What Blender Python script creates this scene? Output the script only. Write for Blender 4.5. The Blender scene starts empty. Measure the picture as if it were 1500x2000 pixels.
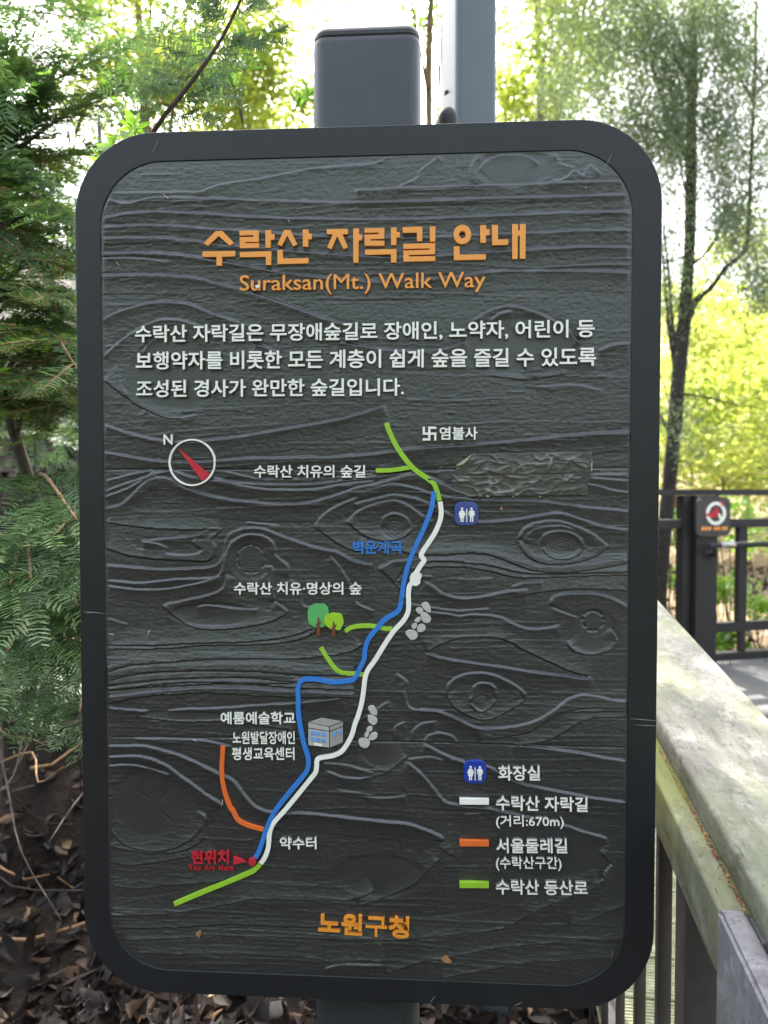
import bpy, bmesh, math, random
import numpy as np
from mathutils import Vector, Matrix, Quaternion

# ------------------------------------------------------------------ camera
sc = bpy.context.scene
COL = sc.collection
F_PX = 1385.0
CAM = Vector((0.0862, -0.9678, 1.60))
FWD = Vector((-0.0575277, 0.99789104, -0.0300673)).normalized()
RIGHT = Vector((0.998342686, 0.0575486998, -0.0001672)).normalized()
DOWN = FWD.cross(RIGHT).normalized()
RIGHT = DOWN.cross(FWD).normalized()
cam = bpy.data.cameras.new('camera')
cam_o = bpy.data.objects.new('camera', cam)
COL.objects.link(cam_o)
rot = Matrix((RIGHT, -DOWN, -FWD)).transposed()
cam_o.matrix_world = Matrix.Translation(CAM) @ rot.to_4x4()
cam.sensor_fit = 'HORIZONTAL'
cam.sensor_width = 26.0
cam.lens = 26.0 * F_PX / 1500.0
cam.clip_start = 0.02
cam.clip_end = 400
cam.dof.use_dof = True
cam.dof.focus_distance = 0.985
cam.dof.aperture_fstop = 4.6
sc.camera = cam_o

# ------------------------------------------------------------------ light
SUN_EL, SUN_AZ = 52.0, -14.0         # azimuth measured from +Y towards +X
world = bpy.data.worlds.new('World')
sc.world = world
world.use_nodes = True
wn = world.node_tree
wn.nodes.clear()
sky = wn.nodes.new('ShaderNodeTexSky')
sky.sky_type = 'NISHITA'
sky.sun_disc = False
sky.sun_elevation = math.radians(SUN_EL)
sky.sun_rotation = math.radians(SUN_AZ)
sky.air_density = 1.3
sky.dust_density = 6.0
sky.ozone_density = 1.5
bg = wn.nodes.new('ShaderNodeBackground')
bg.inputs['Strength'].default_value = 0.14
wo = wn.nodes.new('ShaderNodeOutputWorld')
hs = wn.nodes.new('ShaderNodeHueSaturation')
hs.inputs['Saturation'].default_value = 0.52      # thin white cloud over the whole sky
wn.links.new(sky.outputs[0], hs.inputs['Color'])
wn.links.new(hs.outputs[0], bg.inputs[0])
wn.links.new(bg.outputs[0], wo.inputs[0])
sun = bpy.data.lights.new('sun', 'SUN')
sun.energy = 4.2
sun.angle = math.radians(0.55)
sun.color = (1.0, 0.95, 0.86)
sun_o = bpy.data.objects.new('sun', sun)
COL.objects.link(sun_o)
sd = Vector((math.sin(math.radians(SUN_AZ)) * math.cos(math.radians(SUN_EL)),
             math.cos(math.radians(SUN_AZ)) * math.cos(math.radians(SUN_EL)),
             math.sin(math.radians(SUN_EL))))
sun_o.rotation_euler = sd.to_track_quat('Z', 'Y').to_euler()
sc.view_settings.view_transform = 'Standard'
sc.view_settings.look = 'None'
sc.view_settings.exposure = 2.65
sc.view_settings.gamma = 1.0
sc.view_settings.use_curve_mapping = False
sc.render.engine = 'CYCLES'
sc.cycles.max_bounces = 6
sc.cycles.transparent_max_bounces = 4
sc.cycles.sample_clamp_indirect = 6.0
sc.cycles.use_denoising = True

rng = random.Random(7)
nrg = np.random.default_rng(11)

# ------------------------------------------------------------------ helpers
def ray(px, py):
    return FWD + RIGHT * ((px - 750.0) / F_PX) + DOWN * ((py - 1000.0) / F_PX)

def at(px, py, t):
    """the place t metres ahead of the camera that the photograph shows at this pixel"""
    return CAM + ray(px, py) * t

def on_y(px, py, y=0.0):
    d = ray(px, py)
    return CAM + d * ((y - CAM.y) / d.y)

def bxz(px, py, y=0.0):
    p = on_y(px, py, y)
    return (p.x, p.z)

def tag(o, label=None, cat=None, group=None, kind=None):
    if label: o['label'] = label
    if cat: o['category'] = cat
    if group: o['group'] = group
    if kind: o['kind'] = kind
    return o

def empty(name, loc=(0, 0, 0), label=None, cat=None, group=None):
    o = bpy.data.objects.new(name, None)
    o.empty_display_size = 0.1
    o.location = loc
    COL.objects.link(o)
    return tag(o, label, cat, group)

def link(name, me, parent=None, mat=None, loc=None, rot=None, world=False):
    o = bpy.data.objects.new(name, me)
    COL.objects.link(o)
    if mat is not None and len(me.materials) == 0:
        me.materials.append(mat)
    if parent is not None:
        o.parent = parent
        if not world:
            # mesh data are in world coordinates: undo the parent's own offset
            o.matrix_parent_inverse = parent_world(parent).inverted()
    if loc is not None: o.location = loc
    if rot is not None: o.rotation_euler = rot
    return o

def parent_world(p):
    m = Matrix.LocRotScale(p.location, p.rotation_euler, p.scale)
    if p.parent is not None:
        m = parent_world(p.parent) @ p.matrix_parent_inverse @ m
    return m

def mesh_of(name, verts, faces, smooth=False):
    me = bpy.data.meshes.new(name)
    me.from_pydata([tuple(v) for v in verts], [], faces)
    if smooth:
        me.polygons.foreach_set('use_smooth', [True] * len(me.polygons))
    me.update()
    return me

def mesh_np(name, verts, faces, rnd=None, smooth=False):
    verts = np.asarray(verts, np.float32); faces = np.asarray(faces, np.int32)
    me = bpy.data.meshes.new(name)
    me.vertices.add(len(verts)); me.vertices.foreach_set('co', verts.ravel())
    k = faces.shape[1]
    me.loops.add(faces.size); me.loops.foreach_set('vertex_index', faces.ravel())
    me.polygons.add(len(faces))
    me.polygons.foreach_set('loop_start', np.arange(0, faces.size, k, dtype=np.int32))
    if smooth:
        me.polygons.foreach_set('use_smooth', np.ones(len(faces), bool))
    if rnd is not None:
        a = me.attributes.new('rnd', 'FLOAT', 'POINT')
        a.data.foreach_set('value', np.asarray(rnd, np.float32))
    me.update(calc_edges=True)
    return me

def box_mesh(name, lo, hi, bevel=0.0, seg=2):
    bm = bmesh.new()
    bmesh.ops.create_cube(bm, size=1.0)
    for v in bm.verts:
        v.co = Vector([lo[i] + (v.co[i] + 0.5) * (hi[i] - lo[i]) for i in range(3)])
    if bevel:
        bmesh.ops.bevel(bm, geom=bm.edges[:], offset=bevel, segments=seg, affect='EDGES', profile=0.5)
    me = bpy.data.meshes.new(name); bm.to_mesh(me); bm.free()
    if bevel:
        me.polygons.foreach_set('use_smooth', [True] * len(me.polygons))
        me.set_sharp_from_angle(angle=math.radians(50))
    return me

def tube_data(pts, radii, n=8, wob=0.0, r=None):
    pts = [Vector(p) for p in pts]
    verts, faces = [], []
    up = Vector((0.31, 0.2, 0.93)).normalized()
    for i, p in enumerate(pts):
        d = (pts[min(i + 1, len(pts) - 1)] - pts[max(i - 1, 0)]).normalized()
        a = d.cross(up)
        if a.length < 1e-3: a = d.cross(Vector((1, 0, 0)))
        a.normalize(); b = d.cross(a).normalized()
        for k in range(n):
            th = 2 * math.pi * k / n
            rr = radii[i] * (1 + (wob * (r.random() - 0.5) if r else 0))
            verts.append(p + (a * math.cos(th) + b * math.sin(th)) * rr)
    for i in range(len(pts) - 1):
        for k in range(n):
            faces.append((i * n + k, i * n + (k + 1) % n, (i + 1) * n + (k + 1) % n, (i + 1) * n + k))
    faces.append(tuple(range(n))[::-1])
    faces.append(tuple((len(pts) - 1) * n + k for k in range(n)))
    return verts, faces

def tube(name, pts, radii, n=8, wob=0.0, r=None):
    v, f = tube_data(pts, radii, n, wob, r)
    return mesh_of(name, v, f, True)

def catmull(pts, step=6, closed=False):
    P = [np.array(p, float) for p in pts]
    if len(P) < 3: 
        return [tuple(P[0] + (P[-1] - P[0]) * i / step) for i in range(step + 1)]
    out = []
    n = len(P)
    rngi = range(n) if closed else range(n - 1)
    for i in rngi:
        p0 = P[(i - 1) % n] if (closed or i > 0) else 2 * P[0] - P[1]
        p1 = P[i]; p2 = P[(i + 1) % n]
        p3 = P[(i + 2) % n] if (closed or i < n - 2) else 2 * P[-1] - P[-2]
        for s in range(step):
            t = s / step
            out.append(tuple(0.5 * ((2 * p1) + (p2 - p0) * t + (2 * p0 - 5 * p1 + 4 * p2 - p3) * t * t + (-p0 + 3 * p1 - 3 * p2 + p3) * t ** 3)))
    if not closed: out.append(tuple(P[-1]))
    return out

def vnoise(x, y, seed=0):
    xi = np.floor(x).astype(np.int64); yi = np.floor(y).astype(np.int64)
    fx = x - xi; fy = y - yi
    fx = fx * fx * (3 - 2 * fx); fy = fy * fy * (3 - 2 * fy)
    def h(a, b):
        v = (a * 374761393 + b * 668265263 + seed * 1442695041) & 0xffffffff
        v = ((v ^ (v >> 13)) * 1274126177) & 0xffffffff
        return ((v ^ (v >> 16)) & 0xffff) / 65535.0
    return (h(xi, yi) * (1 - fx) + h(xi + 1, yi) * fx) * (1 - fy) + (h(xi, yi + 1) * (1 - fx) + h(xi + 1, yi + 1) * fx) * fy

# ------------------------------------------------------------------ materials
class NT:
    def __init__(s, name):
        s.m = bpy.data.materials.new(name); s.m.use_nodes = True
        s.t = s.m.node_tree; s.t.nodes.clear()
        s.out = s.n('ShaderNodeOutputMaterial')
    def n(s, typ, **kw):
        nd = s.t.nodes.new(typ)
        for k, v in kw.items(): setattr(nd, k, v)
        return nd
    def l(s, a, b): s.t.links.new(a, b)
    def coord(s, scale=(1, 1, 1), out='Object'):
        tc = s.n('ShaderNodeTexCoord'); mp = s.n('ShaderNodeMapping')
        mp.inputs['Scale'].default_value = scale
        s.l(tc.outputs[out], mp.inputs[0]); return mp.outputs[0]
    def noise(s, vec, scale, detail=4, rough=0.55):
        nd = s.n('ShaderNodeTexNoise'); nd.inputs['Scale'].default_value = scale
        nd.inputs['Detail'].default_value = detail; nd.inputs['Roughness'].default_value = rough
        s.l(vec, nd.inputs['Vector']); return nd.outputs[0]
    def ramp(s, fac, stops):
        nd = s.n('ShaderNodeValToRGB'); cr = nd.color_ramp
        while len(cr.elements) < len(stops): cr.elements.new(0.5)
        for e, (p, c) in zip(cr.elements, stops):
            e.position = p; e.color = (*c, 1) if len(c) == 3 else c
        s.l(fac, nd.inputs[0]); return nd.outputs[0]
    def mix(s, fac, a, b, mode='MIX'):
        nd = s.n('ShaderNodeMix', data_type='RGBA', blend_type=mode)
        for sock, v in ((nd.inputs[0], fac), (nd.inputs[6], a), (nd.inputs[7], b)):
            if hasattr(v, 'links'): s.l(v, sock)
            elif isinstance(v, (int, float)): sock.default_value = v
            else: sock.default_value = (*v, 1)
        return nd.outputs[2]
    def bump(s, h, strength=0.3, dist=0.002, prev=None):
        nd = s.n('ShaderNodeBump'); nd.inputs['Strength'].default_value = strength
        nd.inputs['Distance'].default_value = dist
        s.l(h, nd.inputs['Height'])
        if prev is not None: s.l(prev, nd.inputs['Normal'])
        return nd.outputs[0]
    def bsdf(s, col, rough=0.6, normal=None, metallic=0.0, spec=0.5):
        b = s.n('ShaderNodeBsdfPrincipled')
        for sock, v in ((b.inputs['Base Color'], col), (b.inputs['Roughness'], rough)):
            if hasattr(v, 'links'): s.l(v, sock)
            elif isinstance(v, (int, float)): sock.default_value = v
            else: sock.default_value = (*v, 1)
        b.inputs['Metallic'].default_value = metallic
        b.inputs['Specular IOR Level'].default_value = spec
        if normal is not None: s.l(normal, b.inputs['Normal'])
        s.l(b.outputs[0], s.out.inputs[0]); return b

def simple_mat(name, col, rough=0.5, vary=0.12, nscale=30, bump=0.1, bscale=300, metallic=0.0, spec=0.5):
    s = NT(name); v = s.coord()
    n = s.noise(v, nscale, 5)
    c = s.ramp(n, [(0.3, tuple(x * (1 - vary) for x in col)), (0.7, tuple(min(1, x * (1 + vary)) for x in col))])
    nb = s.noise(v, bscale, 3)
    s.bsdf(c, rough, s.bump(nb, bump, 0.001), metallic, spec)
    return s.m

def leaf_mat(name, stops, trans=0.5, rough=0.45, gloss=0.06):
    """stops: colour ramp over the per-leaf random value"""
    s = NT(name)
    at_ = s.n('ShaderNodeAttribute', attribute_name='rnd')
    oi = s.n('ShaderNodeObjectInfo')
    ad = s.n('ShaderNodeMath', operation='ADD'); s.l(at_.outputs['Fac'], ad.inputs[0])
    ml = s.n('ShaderNodeMath', operation='MULTIPLY'); s.l(oi.outputs['Random'], ml.inputs[0]); ml.inputs[1].default_value = 0.35
    s.l(ml.outputs[0], ad.inputs[1])
    fr = s.n('ShaderNodeMath', operation='FRACT'); s.l(ad.outputs[0], fr.inputs[0])
    c = s.ramp(fr.outputs[0], stops)
    d = s.n('ShaderNodeBsdfDiffuse'); s.l(c, d.inputs[0])
    t = s.n('ShaderNodeBsdfTranslucent')
    tc = s.mix(1.0, c, (1.10, 1.15, 0.80), 'MULTIPLY')
    s.l(tc, t.inputs[0])
    m = s.n('ShaderNodeMixShader'); m.inputs[0].default_value = trans
    s.l(d.outputs[0], m.inputs[1]); s.l(t.outputs[0], m.inputs[2])
    g = s.n('ShaderNodeBsdfGlossy'); g.inputs['Roughness'].default_value = rough
    g.inputs[0].default_value = (1, 1, 1, 1)
    m2 = s.n('ShaderNodeMixShader'); m2.inputs[0].default_value = gloss
    s.l(m.outputs[0], m2.inputs[1]); s.l(g.outputs[0], m2.inputs[2])
    s.l(m2.outputs[0], s.out.inputs[0])
    return s.m

def wood_mat(name, cols, green=(0.10, 0.13, 0.045), green_amt=0.5, rough=0.8):
    s = NT(name)
    v = s.coord((12, 2.2, 12)); g = s.noise(v, 3.0, 8, 0.7)
    v2 = s.coord((55, 4.5, 55)); g2 = s.noise(v2, 4.0, 8, 0.75)
    v3 = s.coord((1.6, 0.7, 1.6)); big = s.noise(v3, 3.2, 5, 0.6)
    v4 = s.coord((1, 1, 1)); fine = s.noise(v4, 260, 4, 0.7)
    c = s.ramp(g, [(0.25, cols[0]), (0.5, cols[1]), (0.8, cols[2])])
    lich = s.ramp(s.noise(s.coord((1, .8, 1)), 22, 9, 0.72), [(0.50, (0, 0, 0)), (0.66, (0.75,) * 3)])
    c = s.mix(lich, c, tuple(min(.6, x * 1.45) for x in cols[2]))
    pore = s.ramp(s.noise(s.coord((1, .6, 1)), 95, 6, 0.75), [(0.32, (0.8,) * 3), (0.45, (0, 0, 0))])
    c = s.mix(pore, c, tuple(x * .45 for x in cols[0]))
    c = s.mix(s.ramp(g2, [(0.33, (0.8,) * 3), (0.44, (0.0,) * 3)]), c, tuple(x * 0.42 for x in cols[0]))
    gm = s.ramp(big, [(0.42, (0, 0, 0)), (0.62, (green_amt,) * 3)])
    c = s.mix(gm, c, green)
    blot = s.ramp(s.noise(s.coord((9, 3, 9)), 2.5, 6, 0.7), [(0.55, (0, 0, 0)), (0.72, (0.55,) * 3)])
    c = s.mix(blot, c, tuple(x * 0.35 for x in cols[0]))
    b = s.bump(g2, 0.55, 0.002); b = s.bump(fine, 0.35, 0.001, b)
    s.bsdf(c, rough, b, spec=0.25)
    return s.m

M = {}
M['frame'] = None
def build_mats():
    # satin powder-coated frame
    s = NT('frame_paint'); v = s.coord()
    n = s.noise(v, 9, 4); sp = s.noise(v, 420, 2, 0.5)
    c = s.ramp(n, [(0.3, (0.011, 0.012, 0.0150)), (0.75, (0.014, 0.0155, 0.019))])
    dust = s.ramp(sp, [(0.76, (0, 0, 0)), (0.80, (0.5, 0.5, 0.5))])
    c = s.mix(dust, c, (0.22, 0.22, 0.22))
    # fine scratches
    w = s.noise(s.coord((6, 6, 90)), 7, 2, 0.4)
    scr = s.ramp(w, [(0.735, (0, 0, 0)), (0.75, (0.35, 0.35, 0.35)), (0.765, (0, 0, 0))])
    msk = s.ramp(s.noise(v, 4, 2), [(0.55, (0, 0, 0)), (0.65, (1, 1, 1))])
    c = s.mix(s.mix(1.0, scr, msk, 'MULTIPLY'), c, (0.16, 0.16, 0.16))
    s.bsdf(c, s.ramp(n, [(0.3, (0.38,) * 3), (0.7, (0.50,) * 3)]), s.bump(s.noise(v, 700, 3), 0.15, 0.0006), spec=0.45)
    M['frame'] = s.m
    # carved board, dark paint
    s = NT('carved_board_paint'); v = s.coord((1, 1, 1))
    n = s.noise(s.coord((2, 1, 9)), 3, 5)
    c = s.ramp(n, [(0.3, (0.0195, 0.0205, 0.023)), (0.7, (0.027, 0.028, 0.030))])
    sp = s.noise(v, 300, 2, 0.5)
    c = s.mix(s.ramp(s.noise(v, 7, 7, .7), [(0.5, (0, 0, 0)), (0.75, (0.22,) * 3)]), c, (0.09, 0.09, 0.087))
    c = s.mix(s.ramp(sp, [(0.74, (0, 0, 0)), (0.79, (0.45,) * 3)]), c, (0.25, 0.25, 0.25))
    g = s.noise(s.coord((70, 70, 420)), 4, 4, 0.6)
    f = s.noise(v, 480, 4, 0.65)
    b = s.bump(g, 0.22, 0.0012); b = s.bump(f, 0.5, 0.0010, b)
    s.bsdf(c, 0.30, b, spec=1.0)
    M['panel'] = s.m
    M['white'] = simple_mat('white_paint', (0.87, 0.85, 0.77), 0.5, 0.05, 60, 0.1)
    M['orange_title'] = simple_mat('orange_paint', (0.88, 0.34, 0.065), 0.5, 0.04, 60, 0.1)
    M['orange_deep'] = simple_mat('deep_orange_paint', (0.86, 0.30, 0.03), 0.5, 0.05, 60, 0.1)
    M['orange_route'] = simple_mat('orange_route_paint', (0.75, 0.145, 0.025), 0.5, 0.05, 60, 0.1)
    M['green_route'] = simple_mat('green_route_paint', (0.30, 0.54, 0.03), 0.5, 0.05, 60, 0.1)
    M['blue_route'] = simple_mat('blue_route_paint', (0.03, 0.19, 0.60), 0.5, 0.05, 60, 0.1)
    M['white_edge'] = simple_mat('shade_painted_white_edge', (0.20, 0.195, 0.18), 0.7, 0.2, 60, 0.1)  # shade on the letter sides, put into the edge colour
    M['red'] = simple_mat('red_paint', (0.52, 0.018, 0.032), 0.5, 0.08, 60, 0.1)
    M['blue_plate'] = simple_mat('blue_plate_paint', (0.012, 0.045, 0.33), 0.35, 0.1, 60, 0.1)
    M['blue_plate_faded'] = simple_mat('faded_blue_plate', (0.045, 0.075, 0.27), 0.4, 0.25, 60, 0.1)
    M['tree_green'] = simple_mat('tree_icon_green', (0.10, 0.42, 0.12), 0.5, 0.06, 60, 0.1)
    M['tree_lime'] = simple_mat('tree_icon_lime', (0.32, 0.56, 0.025), 0.5, 0.06, 60, 0.1)
    M['tree_brown'] = simple_mat('tree_icon_brown', (0.15, 0.05, 0.028), 0.5, 0.08, 60, 0.1)
    M['stone'] = simple_mat('map_stone_grey', (0.48, 0.47, 0.43), 0.6, 0.12, 200, 0.1)
    M['wall_light'] = simple_mat('icon_wall_light', (0.42, 0.41, 0.38), 0.6, 0.1, 150, 0.1)
    M['wall_dark'] = simple_mat('icon_wall_dark', (0.30, 0.29, 0.27), 0.6, 0.1, 150, 0.1)
    M['wall_roof'] = simple_mat('icon_roof', (0.34, 0.33, 0.31), 0.6, 0.12, 150, 0.1)
    M['icon_line'] = simple_mat('icon_dark_line', (0.02, 0.02, 0.02), 0.6, 0.1)
    M['pane_blue'] = simple_mat('icon_pane_blue', (0.13, 0.33, 0.72), 0.5, 0.2, 400, 0.1)
    # tape
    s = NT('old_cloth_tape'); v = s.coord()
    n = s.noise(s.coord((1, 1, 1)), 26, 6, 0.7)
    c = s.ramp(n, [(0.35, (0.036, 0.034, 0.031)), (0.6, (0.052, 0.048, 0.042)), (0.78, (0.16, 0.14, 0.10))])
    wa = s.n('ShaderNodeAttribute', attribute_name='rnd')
    c = s.mix(s.ramp(wa.outputs['Fac'], [(0.30, (0, 0, 0)), (0.85, (0.8,) * 3)]), c, (0.21, 0.20, 0.175))  # highlights painted on the wrinkle crests by fold height
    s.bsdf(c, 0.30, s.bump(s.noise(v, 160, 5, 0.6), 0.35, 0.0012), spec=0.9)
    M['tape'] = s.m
    M['tape_edge'] = simple_mat('tape_glue_edge', (0.42, 0.38, 0.27), 0.6, 0.3, 200, 0.2)
    # steels
    M['post_paint'] = simple_mat('post_dark_paint', (0.036, 0.039, 0.046), 0.46, 0.12, 14, 0.35, 420)
    M['cap'] = simple_mat('post_cap_plastic', (0.022, 0.020, 0.022), 0.4, 0.1, 20, 0.1)
    M['pole_steel'] = simple_mat('grey_painted_steel', (0.10, 0.115, 0.13), 0.38, 0.06, 8, 0.05, 500, metallic=0.2)
    M['galv'] = simple_mat('galvanised_steel', (0.42, 0.42, 0.42), 0.32, 0.15, 60, 0.1, metallic=0.9)
    M['fence'] = simple_mat('dark_fence_paint', (0.019, 0.018, 0.019), 0.5, 0.15, 12, 0.2)
    M['baluster'] = simple_mat('baluster_brown_paint', (0.048, 0.040, 0.038), 0.55, 0.25, 25, 0.3)
    M['rubber'] = simple_mat('black_rubber', (0.030, 0.031, 0.035), 0.7, 0.2, 90, 0.8, 260)
    M['rail_wood'] = wood_mat('weathered_rail_wood', [(0.10, 0.095, 0.084), (0.16, 0.153, 0.135), (0.23, 0.223, 0.20)], (0.15, 0.18, 0.065), 0.5)
    M['ledger_wood'] = wood_mat('mossy_ledger_wood', [(0.12, 0.12, 0.09), (0.17, 0.17, 0.125), (0.22, 0.22, 0.17)], (0.17, 0.19, 0.06), 0.9)
    M['post_wood'] = wood_mat('grey_post_wood', [(0.15, 0.145, 0.165), (0.21, 0.20, 0.23), (0.27, 0.26, 0.29)], (0.14, 0.15, 0.07), 0.25)
    M['deck_wood'] = wood_mat('pale_deck_wood', [(0.25, 0.24, 0.15), (0.36, 0.35, 0.22), (0.44, 0.42, 0.28)], (0.17, 0.20, 0.08), 0.4)
    M['bark_dark'] = simple_mat('dark_bark', (0.030, 0.025, 0.022), 0.9, 0.5, 22, 1.0, 70)
    M['bark_brown'] = simple_mat('brown_bark', (0.20, 0.14, 0.085), 0.9, 0.4, 12, 1.0, 50)
    M['twig_tan'] = simple_mat('tan_twig_bark', (0.30, 0.17, 0.085), 0.8, 0.35, 60, 0.8, 220)
    M['twig_grey'] = simple_mat('grey_twig_bark', (0.055, 0.042, 0.036), 0.9, 0.35, 60, 0.8, 220)
    # ground
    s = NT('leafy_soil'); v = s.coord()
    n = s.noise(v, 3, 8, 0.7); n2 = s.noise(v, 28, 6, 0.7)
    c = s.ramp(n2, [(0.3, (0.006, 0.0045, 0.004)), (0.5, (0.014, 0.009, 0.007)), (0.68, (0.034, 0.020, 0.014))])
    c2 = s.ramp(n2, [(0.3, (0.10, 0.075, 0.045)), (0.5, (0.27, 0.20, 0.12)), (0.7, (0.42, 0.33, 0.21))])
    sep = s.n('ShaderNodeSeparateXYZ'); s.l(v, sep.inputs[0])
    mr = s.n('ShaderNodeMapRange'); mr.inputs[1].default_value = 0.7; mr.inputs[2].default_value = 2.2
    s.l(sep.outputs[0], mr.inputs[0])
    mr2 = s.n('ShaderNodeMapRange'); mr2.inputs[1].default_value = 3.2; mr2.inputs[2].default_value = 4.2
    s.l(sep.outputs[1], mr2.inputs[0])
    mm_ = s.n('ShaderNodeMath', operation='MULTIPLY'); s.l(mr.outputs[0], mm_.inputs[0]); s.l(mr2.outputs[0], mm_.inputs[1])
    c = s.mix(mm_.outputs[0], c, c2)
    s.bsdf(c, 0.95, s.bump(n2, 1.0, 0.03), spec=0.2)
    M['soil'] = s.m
    s = NT('worn_asphalt'); v = s.coord()
    n = s.noise(v, 2.5, 6); n2 = s.noise(v, 140, 3, 0.7)
    c = s.mix(0.5, s.ramp(n, [(0.3, (0.065, 0.062, 0.06)), (0.7, (0.12, 0.115, 0.11))]),
              s.ramp(n2, [(0.3, (0.05, 0.05, 0.05)), (0.7, (0.16, 0.16, 0.16))]))
    s.bsdf(c, 0.85, s.bump(n2, 0.8, 0.004), spec=0.3)
    M['asphalt'] = s.m
    s = NT('dead_leaf')
    oi = s.n('ShaderNodeObjectInfo'); at_ = s.n('ShaderNodeAttribute', attribute_name='rnd')
    ad = s.n('ShaderNodeMath', operation='ADD'); s.l(oi.outputs['Random'], ad.inputs[0]); s.l(at_.outputs['Fac'], ad.inputs[1])
    fr = s.n('ShaderNodeMath', operation='FRACT'); s.l(ad.outputs[0], fr.inputs[0])
    c = s.ramp(fr.outputs[0], [(0.0, (0.010, 0.007, 0.006)), (0.3, (0.012, 0.007, 0.0055)), (0.55, (0.028, 0.014, 0.010)), (0.75, (0.018, 0.013, 0.012)), (0.9, (0.060, 0.029, 0.018)), (0.97, (0.12, 0.065, 0.034)), (1.0, (0.26, 0.18, 0.10))])
    n = s.noise(s.coord((1, 1, 1)), 45, 5, 0.7)
    c = s.mix(1.0, c, s.ramp(n, [(0.3, (0.5,) * 3), (0.7, (1.15,) * 3)]), 'MULTIPLY')
    s.bsdf(c, 0.7, s.bump(n, 0.5, 0.003), spec=0.35)
    M['dead'] = s.m
    M['dead_orange'] = simple_mat('dry_orange_leaf', (0.36, 0.17, 0.075), 0.7, 0.35, 200, 0.5, 300)
    M['dropping'] = simple_mat('white_dropping', (0.82, 0.80, 0.74), 0.6, 0.1)
    # leaves
    M['yew'] = leaf_mat('yew_needles', [(0.0, (0.028, 0.062, 0.024)), (0.4, (0.068, 0.135, 0.048)), (0.75, (0.13, 0.22, 0.075)), (0.96, (0.22, 0.33, 0.09)), (1.0, (0.26, 0.19, 0.07))], 0.32, 0.42, 0.035)
    M['yew_bright'] = leaf_mat('sun_painted_yew_needles', [(0.0, (0.13, 0.28, 0.06)), (0.5, (0.24, 0.46, 0.08)), (1.0, (0.46, 0.62, 0.08))], 0.42, 0.42, 0.02)  # sunlight on the low sprigs put into a brighter needle colour
    M['leaf_yellow'] = leaf_mat('sunny_yellow_green_leaves', [(0.0, (0.16, 0.23, 0.05)), (0.5, (0.32, 0.38, 0.09)), (1.0, (0.50, 0.52, 0.14))], 0.6, 0.5, 0.03)
    M['leaf_green'] = leaf_mat('green_leaves', [(0.0, (0.05, 0.11, 0.03)), (0.5, (0.12, 0.22, 0.04)), (1.0, (0.22, 0.33, 0.06))], 0.55, 0.5, 0.04)
    M['leaf_fresh'] = leaf_mat('fresh_green_leaves', [(0.0, (0.10, 0.22, 0.03)), (0.5, (0.17, 0.33, 0.04)), (1.0, (0.28, 0.42, 0.06))], 0.55, 0.4, 0.05)
    M['leaf_conifer'] = leaf_mat('drooping_conifer_leaves', [(0.0, (0.075, 0.11, 0.07)), (0.5, (0.15, 0.20, 0.12)), (1.0, (0.26, 0.33, 0.16))], 0.5, 0.5, 0.04)
build_mats()
# ------------------------------------------------------------------ the rail's direction and the deck plane
RD = ray(934, 794); RD = RD / RD.y                    # along the ramp, 1 m of y per unit
RE = Vector((1.0, -RD.x, 0.0)).normalized()           # level, across the ramp
def ramp_pt(lat, h, s):
    """lat metres to the right of the camera, h above the camera's height, s metres along the ramp"""
    return CAM + RE * lat + Vector((0, 0, h)) + RD * s
DECK_H = -1.52
def deck_z(x, y): return 1.60 + DECK_H + RD.z * (y - CAM.y)

def sstep(a, b, v):
    t = np.clip((v - a) / (b - a), 0, 1); return t * t * (3 - 2 * t)

def gz(x, y):
    x = np.asarray(x, float); y = np.asarray(y, float)
    left = 1 - sstep(-0.25, 0.75, x - 0.08 * y)
    z = 0.26 + 0.03 * (vnoise(x * 2.1, y * 2.1, 3) - 0.5) + 0.012 * vnoise(x * 9, y * 9, 5)
    bank = np.clip(y - 1.25, 0, 3.0) * 0.72 + np.clip(y - 4.25, 0, 40) * 0.16
    zl = z + bank
    zr = np.where(y < 3.2, -0.05 + 0.1 * np.clip(y + 1, -1, 5), 0.42) + 0.02 * vnoise(x * 3, y * 3, 8)
    zr = np.where(y >= 3.2, 0.42 + np.clip(y - 4.4, 0, 60) * 0.085 + 0.10 * (vnoise(x * .8, y * .8, 4) - .5) * sstep(4.2, 6, y), zr)
    z = left * zl + (1 - left) * zr
    far = np.clip(np.hypot(x, np.maximum(y, 0)) - 12, 0, 80)
    z = z + far * 0.22 * sstep(-3, 6, y) + 0.5 * (vnoise(x * .2, y * .2, 9) - .5) * sstep(7, 14, np.hypot(x, y))
    return z

def build_ground():
    a = np.concatenate([-np.geomspace(150, 6, 26), np.linspace(-5.6, 7.5, 190), np.geomspace(8, 150, 26)])
    b = np.concatenate([-np.geomspace(150, 3, 22), np.linspace(-2.8, 9.5, 180), np.geomspace(10, 150, 30)])
    X, Y = np.meshgrid(a, b)
    Z = gz(X, Y)
    V = np.stack([X.ravel(), Y.ravel(), Z.ravel()], 1)
    n, m = X.shape
    i = np.arange((n - 1) * (m - 1)); r_, c_ = i // (m - 1), i % (m - 1)
    Fc = np.stack([r_ * m + c_, r_ * m + c_ + 1, (r_ + 1) * m + c_ + 1, (r_ + 1) * m + c_], 1)
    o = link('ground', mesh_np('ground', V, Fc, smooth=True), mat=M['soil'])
    tag(o, kind='structure')
    return o
ground = build_ground()

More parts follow.
